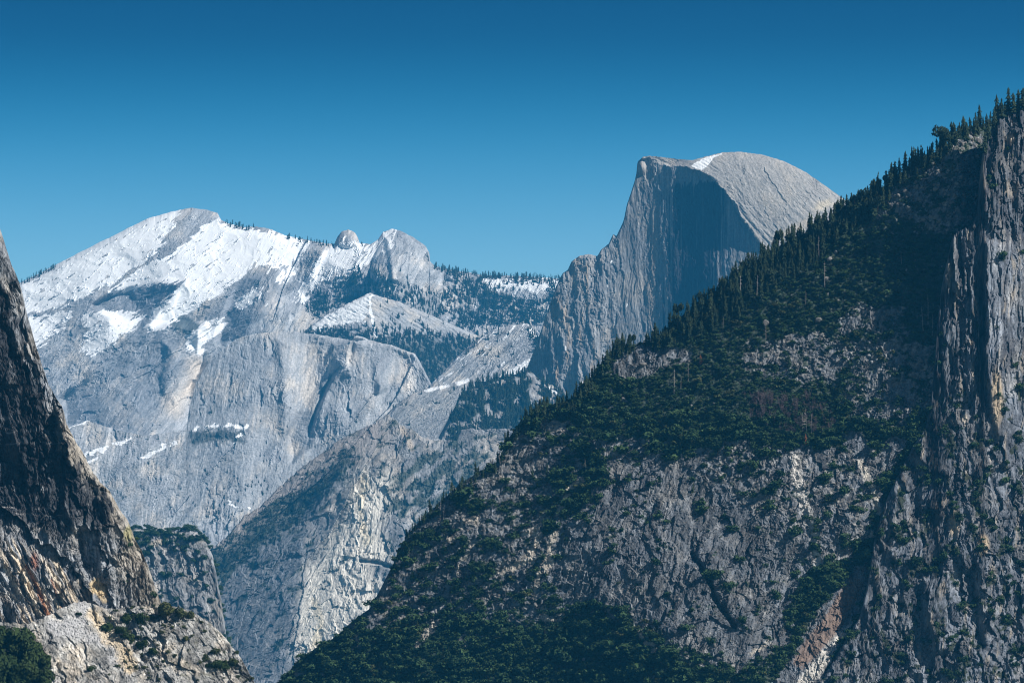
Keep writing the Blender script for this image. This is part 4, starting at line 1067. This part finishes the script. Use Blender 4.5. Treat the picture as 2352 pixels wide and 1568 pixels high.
far_forest('SPU', 4200, (1030, 850, 1350, 1100), lambda U, V: .85 * sstep(-.25, .15, fbm(U / 24, V / 24, 3, 9) + .06) * (1 - sstep(-4, 4, sdf([(1212, 905), (1228, 862), (1240, 872), (1245, 920), (1222, 935)], U, V))), 17, 'blue-green conifer wood on the spur at the foot of the dome')
far_forest('SH', 900, (860, 880, 1280, 1110), lambda U, V: .5 * sstep(.1, .4, fbm(U / 30, V / 24, 3, 19)), 10, 'sparse conifers on the rock shoulder', 'distant_trees')
far_forest('WA', 5200, (100, 760, 1090, 1330), lambda U, V: .5 * sstep(.12, .4, fbm(U / 34, V / 20, 4, 21) + .5 * sstep(-5, 8, sdf([(430, 990), (500, 985), (560, 990), (560, 1020), (500, 1010), (440, 1025)], U, V)) + .75 * sstep(34, 8, ldist([(600, 1120), (560, 1160), (470, 1200), (430, 1230)], U, V)) + .35 * sstep(-6, 10, sdf([(880, 900), (960, 870), (1000, 930), (900, 980)], U, V)) - .18 * sstep(960, 900, V)), 8, 'dark brush and small trees on the ledges of the central cliff', 'ledge_brush')
far_forest('LO', 16000, (380, 950, 1300, 1568), lambda U, V: sstep(.08, .3, fbm(*rot(U, V, 145, 60, 22), 4, 55, .6) + .34 * sstep(-10, 20, sdf([(560, 1190), (700, 1090), (760, 1100), (700, 1200), (560, 1290), (500, 1400), (560, 1568), (500, 1568), (440, 1300)], U, V))
            + .34 * sstep(-8, 20, sdf([(930, 1040), (1010, 1020), (1120, 1020), (1150, 1060), (1060, 1130), (960, 1200), (880, 1180), (900, 1090)], U, V)) - .1) * .6 + .02 + .8 * sstep(34, 8, ldist([(450, 1330), (540, 1265), (620, 1215), (700, 1150), (770, 1090), (800, 1050)], U, V) + 44 * fbm(U / 22, V / 16, 4, 66, .6)), 9, 'bluish scrub and trees on the hazy mountainside', 'distant_brush')
C_BUSH = proto('bushes', BUSHES)
def co_d(U, V): return sstep(-.05, .2, fbm(U / 22, V / 12, 4, 55, .6) + .28 * sstep(1290, 1225, V) - .22)
U, V = sample(2600, (300, 1205, 530, 1568), co_d)
scatter('buttress_brush', at('CO', U, V), 9 * LAYERS['CO'].mpp * rng.uniform(.5, 1.2, len(U)), C_BUSH, 'dark brush covering the top of the rock buttress', 'brush')

# ------------------------------------------------------------------ scrub on the right-hand slope
def rs_scrub(U, V):
    r = rs_rock(U, V)[0]
    return (1 - sstep(-.03, .12, r)) * (V > top_of('RS', U) + 2)
U, V = sample(62000, (600, 240, 2300, 1600), rs_scrub)
m = LAYERS['RS'].mpp
high = sstep(1020, 900, V) * sstep(1400, 1500, U)           # low smooth chaparral above, taller broken brush below
s = m * (rng.gamma(1.5, 3.2, len(U)) * (1 + .9 * fbm(U / 40, V / 40, 3, 91)) + 3.4) * (1 - .55 * high)
P = at('RS', U, V) - np.array([0, 0, .25]) * s[:, None]
scatter('scrub', P, s, C_BUSH, 'dense evergreen scrub blanketing the right-hand mountainside', 'scrub', wide=(.8, 1.5))
U, V = sample(52000, (1440, 520, 2190, 1050), lambda U, V: sstep(.02, -.12, rs_rock(U, V)[0]) * (V > top_of('RS', U) + 6))
s = m * rng.uniform(4, 8.5, len(U))
scatter('smooth_chaparral', at('RS', U, V) - np.array([0, 0, .2]) * s[:, None], s, C_BUSH, 'low even chaparral covering the upper mountainside below the ridge wood', 'scrub', wide=(1.0, 1.6))
C_OL = proto('olive_bushes', OLIVES)
U, V = sample(5000, (600, 700, 2200, 1600), lambda U, V: rs_scrub(U, V) * sstep(.1, .4, fbm(U / 60, V / 50, 3, 77)))
s = m * rng.uniform(5, 13, len(U)); scatter('olive_scrub', at('RS', U, V), s, C_OL, 'paler olive scrub mixed through the dark brush', 'scrub', wide=(.8, 1.5))
U, V = sample(5200, (1860, 260, 2420, 1600), rc_veg)
k = V > top_of('RC', U) + 4; U, V = U[k], V[k]
s = LAYERS['RC'].mpp * rng.uniform(4, 15, len(U)); scatter('cliff_brush', at('RC', U, V), s, C_BUSH, 'dark bushes rooted on the ledges of the fluted cliff', 'brush')
U, V = sample(1500, (250, 1390, 600, 1568), lambda U, V: sstep(.12, .32, fbm(U / 18, V / 12, 4, 611, .6)) * .5)
k = V > top_of('LT', U) + 2; U, V = U[k], V[k]
s = LAYERS['LT'].mpp * rng.uniform(3, 8, len(U)); scatter('rubble_brush', at('LT', U, V), s, C_OL, 'small low shrubs among the sunlit rubble', 'brush')
# broken stone on the slopes
C_BO = proto('stones', BOULDERS)
U, V = sample(60000, (640, 250, 2300, 1600), lambda U, V: .22 * sstep(-.05, .12, rs_rock(U, V)[0]) * sstep(.35, .1, rs_rock(U, V)[0]))
k = V > top_of('RS', U) + 3; U, V = U[k], V[k]
s = m * rng.gamma(1.6, .9, len(U)); scatter('scattered_stones', at('RS', U, V), s, C_BO, 'pale broken stones showing between the brush of the right-hand slope', 'stones', tilt=.8)

# ------------------------------------------------------------------ single things
def rec(o, label, cat, group=None):
    o['label'] = label; o['category'] = cat
    if group: o['group'] = group
    return o

def tree(P, h, label, group, cat='tree', name='pine_tree', kind=None, w=1.0, crown_mat=None, lean=.015):
    """conifer with its own trunk and crown"""
    e = bpy.data.objects.new(name, None); e.empty_display_size = 1; e.location = P; COL.objects.link(e)
    e.rotation_euler = (R_.gauss(0, lean), R_.gauss(0, lean), 0)
    rec(e, label, cat, group)
    t = bpy.data.objects.new('trunk', TRUNK); t.parent = e; t.scale = (h, h, h); COL.objects.link(t)
    me = CROWNS[R_.randrange(7) if kind is None else kind]
    if crown_mat is not None:
        me = me.copy(); me.materials[0] = crown_mat
    c = bpy.data.objects.new('crown', me); c.parent = e; c.scale = (h * w, h * w, h); c.rotation_euler = (0, 0, R_.uniform(0, 6.28)); COL.objects.link(c)
    if kind == 7:
        c.location = (0, 0, h * .42); c.scale = (h * .34 * w, h * .34 * w, h * .55)
    return e

def single(name, me, P, s, label, cat, group=None, tilt=.05, wide=1.0):
    o = bpy.data.objects.new(name, me); o.location = P
    o.scale = (s * wide, s * wide, s); o.rotation_euler = (R_.gauss(0, tilt), R_.gauss(0, tilt), R_.uniform(0, 6.28))
    COL.objects.link(o)
    return rec(o, label, cat, group)

# conifers of the right-hand ridge: band below the skyline
def ridge_band(U, V):
    d = V - top_of('RS', U)
    w = np.interp(U, [900, 1150, 1330, 1480, 1560, 1700, 1900, 2060, 2300], [14, 30, 60, 22, 80, 120, 100, 48, 20])
    dens = .9 * sstep(w, w * .55, d + 10 * fbm(U / 30, V / 30, 2, 6)) * sstep(-.35, .05, fbm(U / 16, V / 22, 3, 16))
    return dens * (d > -1)
U, V = sample(38000, (880, 230, 2345, 1300), ridge_band)
H = np.interp(U, [900, 1200, 1500, 1800, 2100, 2350], [20, 30, 36, 42, 44, 50]) * rng.triangular(.35, .8, 1.3, len(U))
# a few more, spread through the lower wood
U2, V2 = sample(500, (800, 950, 2000, 1568), lambda U, V: rs_scrub(U, V) * .55)
H2 = rng.uniform(14, 26, len(U2))
U, V, H = np.concatenate([U, U2]), np.concatenate([V, V2]), np.concatenate([H, H2])
order = np.argsort(-H)
Pall = at('RS', U, V)
SECT = [(1260, 'far left on the brushy slope'), (1420, 'on the lower shoulder left of the pale rock knob'), (1560, 'just above and behind the pale rock knob'),
        (1660, 'in front of the lower part of the streaked dome wall'), (1770, 'in front of the low point where dome wall meets back'), (1860, 'in front of the left half of the bare dome back'),
        (1950, 'where the dome back dips behind the ridge'), (2060, 'between the dome and the upper boulder field'), (2170, 'above the boulder field, left of the bushy-headed tree'), (9999, 'between the bushy-headed tree and the fluted cliff')]
PINE_N = 284
topv = top_of('RS', U)
for i in order[:PINE_N]:
    for x, lab in SECT:
        if U[i] < x: break
    if V[i] > 960 and U[i] > 1100: lab = 'alone among the scrub and rock of the lower mountainside'; edge = ''
    else: edge = 'on the skyline ' if V[i] - topv[i] < 14 else 'inside the wood '
    if lab.startswith('alone'): edge = ''
    big = 'tall' if H[i] > 40 else ('middling' if H[i] > 30 else 'short')
    tree(Pall[i] - np.array([0, 0, .5]), float(H[i] * m), '%s conifer %s%s' % (big, edge, lab), 'conifers of the right-hand ridge', w=R_.choice((.7, .85, 1, 1.15, 1.4)), kind=7 if R_.random() < .07 else None, lean=.05)
rest = order[PINE_N:]
C_CON = proto('conifers', CROWNS[:7])
scatter('conifer_wood', Pall[rest] - np.array([0, 0, .5]), H[rest] * m, C_CON, 'smaller conifers crowding the right-hand ridge wood', 'wood')

def put(name, key, me_list, spots, cat, group, tilt=.05, wide=1.0):
    for (u, v, s, lab) in spots:
        single(name, me_list[R_.randrange(len(me_list))], at(key, u, v), s * LAYERS[key].mpp, lab, cat, group, tilt, wide)

# singled-out trees
def one(u, v, hpx, label, kind=None, w=1.0, key='RS', mat=None, name='pine_tree', group=None):
    return tree(at(key, u, v), hpx * LAYERS[key].mpp, label, group, kind=kind, w=w, crown_mat=mat, name=name)
one(2172, 352, 66, 'broad bushy-headed conifer standing out on the upper right skyline', kind=7, w=1.3)
one(2078, 402, 56, 'slender pointed conifer rising above the skyline below the bushy-headed tree', w=.9)
one(2048, 430, 58, 'pointed conifer on the skyline between the dome and the bushy-headed tree', w=1.0)
one(1448, 800, 34, 'small conifer at the left on top of the pale rock knob', w=1.2)
one(1432, 804, 30, 'leftmost small conifer on the edge of the pale rock knob', w=1.2)
one(1505, 790, 52, 'tall conifer standing at the right end of the rock knob', w=1.1)
one(1788, 728, 34, 'lone pale-green spreading conifer in the scrub below the ridge wood', w=1.5)
one(1812, 845, 30, 'lone conifer standing in smooth scrub in the middle of the mountainside', w=1.2)
one(2290, 262, 60, 'tall conifer above the head of the fluted cliff', w=1.1, key='RC')
one(2315, 262, 62, 'tallest conifer on the crest of the fluted cliff, near the right edge', w=1.2, key='RC')
one(2340, 256, 52, 'conifer on the crest of the fluted cliff, nearest the right edge of the view', w=1.2, key='RC')
for u_, v_, h_, lab_ in [(2300, 272, 46, 'left of the tallest pair'), (2328, 262, 50, 'between the two tall crest trees'), (2284, 292, 44, 'on the sloping upper left rim'), (2270, 322, 42, 'a little below the rim on the left'), (2350, 256, 56, 'right against the edge of the view'), (2308, 268, 36, 'shortest of the crest row')]:
    one(u_, v_, h_, 'crest conifer of the fluted cliff, ' + lab_, w=1.2, key='RC')
one(2262, 352, 50, 'conifer at the upper left edge of the fluted cliff', w=1.1, key='RC')
one(1850, 1022, 26, 'red-brown dead-needled tree above the pale streaked slab', w=1.2, mat=M_RUST, name='dead_needled_tree')
one(1610, 838, 24, 'small red-brown dead-needled tree right of the rock knob', w=1.2, mat=M_RUST, name='dead_needled_tree')

# dead snags
snags = [(1548, 905, 60, 'tallest bare grey snag in the scrub below the rock knob'), (1580, 880, 50, 'grey snag just right of the tall snag below the knob'), (1563, 900, 36, 'short grey snag between the two tall ones below the knob'),
         (1700, 690, 60, 'pale bare trunk in the ridge wood in front of the dome'), (1738, 680, 50, 'thin bare trunk in the middle of the ridge wood'), (1880, 600, 60, 'tall bare trunk behind the pale boulders on the ridge'), (1895, 660, 60, 'bleached snag standing below the ridge wood, above the dark scrub'),
         (1850, 700, 34, 'stumpy bleached snag in dark scrub left of the tall bleached one'), (1760, 780, 40, 'lone thin snag at the lower edge of the ridge wood'), (1345 + 0, 1090, 40, 'bare trunk against the lower rock ledges'),
         (1010, 1195, 44, 'pair-forming pale snag at the left edge of the brushy slope'), (1018, 1198, 40, 'second pale snag of the pair on the left edge of the slope'), (1150, 1068, 34, 'short bright snag on the left skyline of the slope'),
         (2132, 745, 70, 'tall bleached snag beside the fluted cliff'), (2120, 760, 56, 'bleached snag left of the tall one beside the fluted cliff'), (2142, 770, 50, 'thin bleached snag closest to the fluted cliff'), (1852, 1000, 62, 'tall pale snag in the purple thicket'), (1864, 1000, 50, 'shorter pale snag in the purple thicket'), (1842, 990, 44, 'leftmost pale snag in the purple thicket'),
         (1440, 700 + 130, 26, 'bare grey trunk on the rock knob'), (1660, 760, 34, 'dead trunk at the lower left of the ridge wood'), (2070, 610, 34, 'dead trunk in dark scrub under the upper boulders'), (940, 1290, 34, 'thin dead trunk on the lower left slope')]
put('dead_tree', 'RS', DEADS, snags, 'dead tree', 'bare dead trunks on the right-hand slope')

# leafless purple thicket
U, V = sample(900, (1690, 880, 1930, 1010), lambda U, V: sstep(-6, 10, sdf([(1712, 912), (1760, 905), (1820, 925), (1860, 915), (1905, 960), (1920, 1000), (1830, 1012), (1760, 985), (1715, 945)], U, V) + 14 * fbm(U / 24, V / 24, 3, 4)) * .5)
U, V = U[:110], V[:110]
for u, v in zip(U, V):
    s_ = R_.uniform(16, 32)
    where = 'left' if u < 1775 else ('central' if u < 1850 else 'right')
    lvl = 'upper' if v < 940 else ('middle' if v < 975 else 'lower')
    single('bare_bush', BARES[R_.randrange(4)], at('RS', u, v), m * s_, '%s leafless bush in the %s %s part of the purple thicket' % ('large' if s_ > 25 else 'small', lvl, where), 'bush', 'leafless bushes in the purple thicket', wide=.8)

# boulders that stand out
bo = [(1879, 735, 12, 'round pale boulder alone in dark scrub'), (2212, 470, 14, 'large boulder below the upper boulder field'), (2150, 435, 10, 'pinkish boulder in the upper boulder field'), (1760, 740, 9, 'grey boulder left of the round pale boulder'),
      (2250, 490, 16, 'tall tan boulder at the foot of the upper cliff'), (1478, 838, 9, 'pale block below the rock knob'), (2226, 585, 10, 'dark boulder near the cliff edge in the scrub'), (1984, 1350, 7, 'pale block in the rubble chute'), (1905, 595, 9, 'white boulder on the ridge under the snag'),
      (1920, 580, 8, 'white boulder right of the snag on the ridge'), (1900, 640, 7, 'small pale boulder below the ridge'), (2080, 350 + 90, 9, 'boulder at the left end of the upper boulder field'), (1540, 1000, 9, 'pointed pale rock above the cliff bands')]
put('boulder', 'RS', BOULDERS, bo, 'boulder', None, tilt=.5)
U, V = sample(1500, (1900, 290, 2260, 560), lambda U, V: sstep(-8, 8, sdf(SCREE2, U, V)) * .5)
for u, v in list(zip(U, V))[:90]:
    s_ = R_.uniform(3, 8.5)
    where = 'left end' if u < 2090 else ('middle' if u < 2180 else 'right end')
    lvl = 'top' if v < 370 else ('centre' if v < 460 else 'foot')
    single('boulder', BOULDERS[R_.randrange(6)], at('RS', u, v), m * s_, '%s pale boulder in the %s of the upper boulder field, %s' % ('big' if s_ > 6.5 else ('medium' if s_ > 4.5 else 'little'), lvl, where), 'boulder', 'boulders under the upper right skyline', tilt=.6)

# ------------------------------------------------------------------ oaks and bushes, lower left
def oak_mesh(n_lobes, n, leaf, mat):
    return tri_mesh('crown', crown_blob(R_, n_lobes, n, leaf), mat)
M_OAK = plain_material('oak_leaves', (0.014, 0.030, 0.010), (0.05, 0.075, 0.025), 1.2)
def oak_crown(r):
    lobes = []
    for i in range(17):
        a = r.uniform(0, 6.28); z = r.uniform(.2, .95); d = r.uniform(.1, .95) * (1.15 - z)
        q = r.uniform(.14, .34)
        lobes.append((d * math.cos(a), d * math.sin(a), z, q, q, q * r.uniform(.5, .8)))
    return leaf_cloud(r, lobes, 230, .05)
OAKS = [tri_mesh('crown', oak_crown(R_), M_OAK) for _ in range(4)]
OAKT = tri_mesh('trunk', trunk_tris(R_, .6, .06), M_BARK)
def oak(u, v, hpx, label, key='LT', w=1.0, dy=0):
    P = at(key, u, v) + np.array([0, dy, 0]); h = hpx * LAYERS[key].mpp
    e = bpy.data.objects.new('oak_tree', None); e.location = P; COL.objects.link(e); rec(e, label, 'tree')
    t = bpy.data.objects.new('trunk', OAKT); t.parent = e; t.scale = (h, h, h); COL.objects.link(t)
    c = bpy.data.objects.new('crown', OAKS[R_.randrange(4)]); c.parent = e; c.scale = (h * w * .75, h * w * .75, h); c.rotation_euler = (0, 0, R_.uniform(0, 6)); c.location = (0, 0, -.04 * h); COL.objects.link(c)
for u, v, hp, lab, w in [(-12, 1540, 100, 'tallest dark oak cut by the left edge of the view', 1.1), (38, 1545, 98, 'dark oak second from the left edge, its top against the striped slabs', 1.0), (78, 1568, 90, 'dark oak third from the left edge, standing over pale rubble', 1.0),
                      (20, 1600, 90, 'dark oak in front at the lower left corner', 1.1), (66, 1610, 88, 'dark oak at the bottom edge right of the corner', 1.0), (104, 1606, 66, 'small dark oak at the right end of the corner grove', 1.1), (-20, 1620, 110, 'dark oak filling the very corner at the lower left', 1.0)]:
    oak(u, v, hp, lab, w=w)
for u, v, hp, lab, w, mt in [(292, 1432, 32, 'dark round bush left of the gap in the rubble brush', 1.0, 0), (322, 1434, 34, 'dark round bush right of the gap in the rubble brush', .9, 0), (380, 1412, 34, 'large olive bush at the foot of the cliff profile', 1.3, 1), (412, 1414, 26, 'olive bush right of the large one on the crest of the rubble slope', 1.1, 1), (434, 1418, 22, 'smallest olive bush at the end of the crest row', 1.0, 1),
                      (250, 1446, 22, 'dark bush at the left end of the bush row on the rubble', 1.1, 0), (276, 1452, 18, 'low dark bush under the left bush of the row', 1.3, 0), (300, 1470, 24, 'dark bush in the middle of the rubble slope', 1.2, 0), (325, 1488, 24, 'dark bush lower in the line down the rubble slope', 1.1, 0), (350, 1500, 18, 'dark bush lowest in the line down the rubble slope', 1.3, 0),
                      (512, 1532, 24, 'large rounded bush near the right end of the rubble slope', 1.5, 0), (540, 1526, 18, 'bush right of the large rounded one near the bottom', 1.3, 1), (496, 1500, 16, 'small bush above the large rounded one', 1.2, 1), (480, 1532, 14, 'small bush left of the large rounded one', 1.2, 0), (545, 1500, 10, 'tiny bush on the right skyline of the rubble slope', 1.2, 0),
                      (210, 1538, 14, 'small dark bush near the bottom of the rubble slope', 1.2, 0), (425, 1470, 12, 'small olive bush on the bare middle of the rubble slope', 1.3, 1), (180, 1412, 10, 'tiny bush at the top of the grey scree', 1.3, 0), (340, 1418, 10, 'small bush tucked under the cliff foot', 1.4, 1), (470, 1516, 12, 'olive bush in the pale rocks left of the lower bushes', 1.4, 1)]:
    ms = oak_mesh(6, 150, .10, M_OLIVE if mt else M_OAK)
    ms.name = 'bush'
    h = hp * LAYERS['LT'].mpp
    o = bpy.data.objects.new('bush', ms); o.location = at('LT', u, min(v, 1620)) - np.array([0, 0, .22 * h]); o.scale = (h * w * .75, h * w * .75, h); COL.objects.link(o)
    rec(o, lab, 'bush')
for u, v, hp, lab in [(296, 1255, 10, 'dark bush on the lichened edge of the left cliff'), (288, 1345, 14, 'bush low on the profile of the left cliff'), (352, 1372, 14, 'bush at the base of the left cliff profile'), (312, 1230, 8, 'small bush near the yellow lichen on the left cliff')]:
    single('bush', BUSHES[0], at('LC', u, v), hp * LAYERS['LC'].mpp, lab, 'bush')

# ================================================================== haze
def haze():
    x0, x1, y0, y1, z0, z1 = -9600, 9600, -1200, 29500, -400, 2060
    co = np.array([(x, y, z) for x in (x0, x1) for y in (y0, y1) for z in (z0, z1)], f32)
    q = np.array([(0, 1, 3, 2), (4, 6, 7, 5), (0, 4, 5, 1), (2, 3, 7, 6), (0, 2, 6, 4), (1, 5, 7, 3)], np.int32)
    m = bpy.data.materials.new('haze'); m.use_nodes = True
    nt = m.node_tree; nt.nodes.clear()
    o = nt.nodes.new('ShaderNodeOutputMaterial'); v = nt.nodes.new('ShaderNodeVolumePrincipled')
    v.inputs['Color'].default_value = (*HAZE_COLOR, 1); v.inputs['Density'].default_value = HAZE_DENSITY
    v.inputs['Anisotropy'].default_value = 0.0
    nt.links.new(v.outputs[0], o.inputs['Volume'])
    ob = bpy.data.objects.new('haze', mesh_from('haze', co, q, m)); COL.objects.link(ob)
    ob['kind'] = 'stuff'; ob['label'] = 'thin blue haze filling the valley air'; ob['category'] = 'haze'
haze()
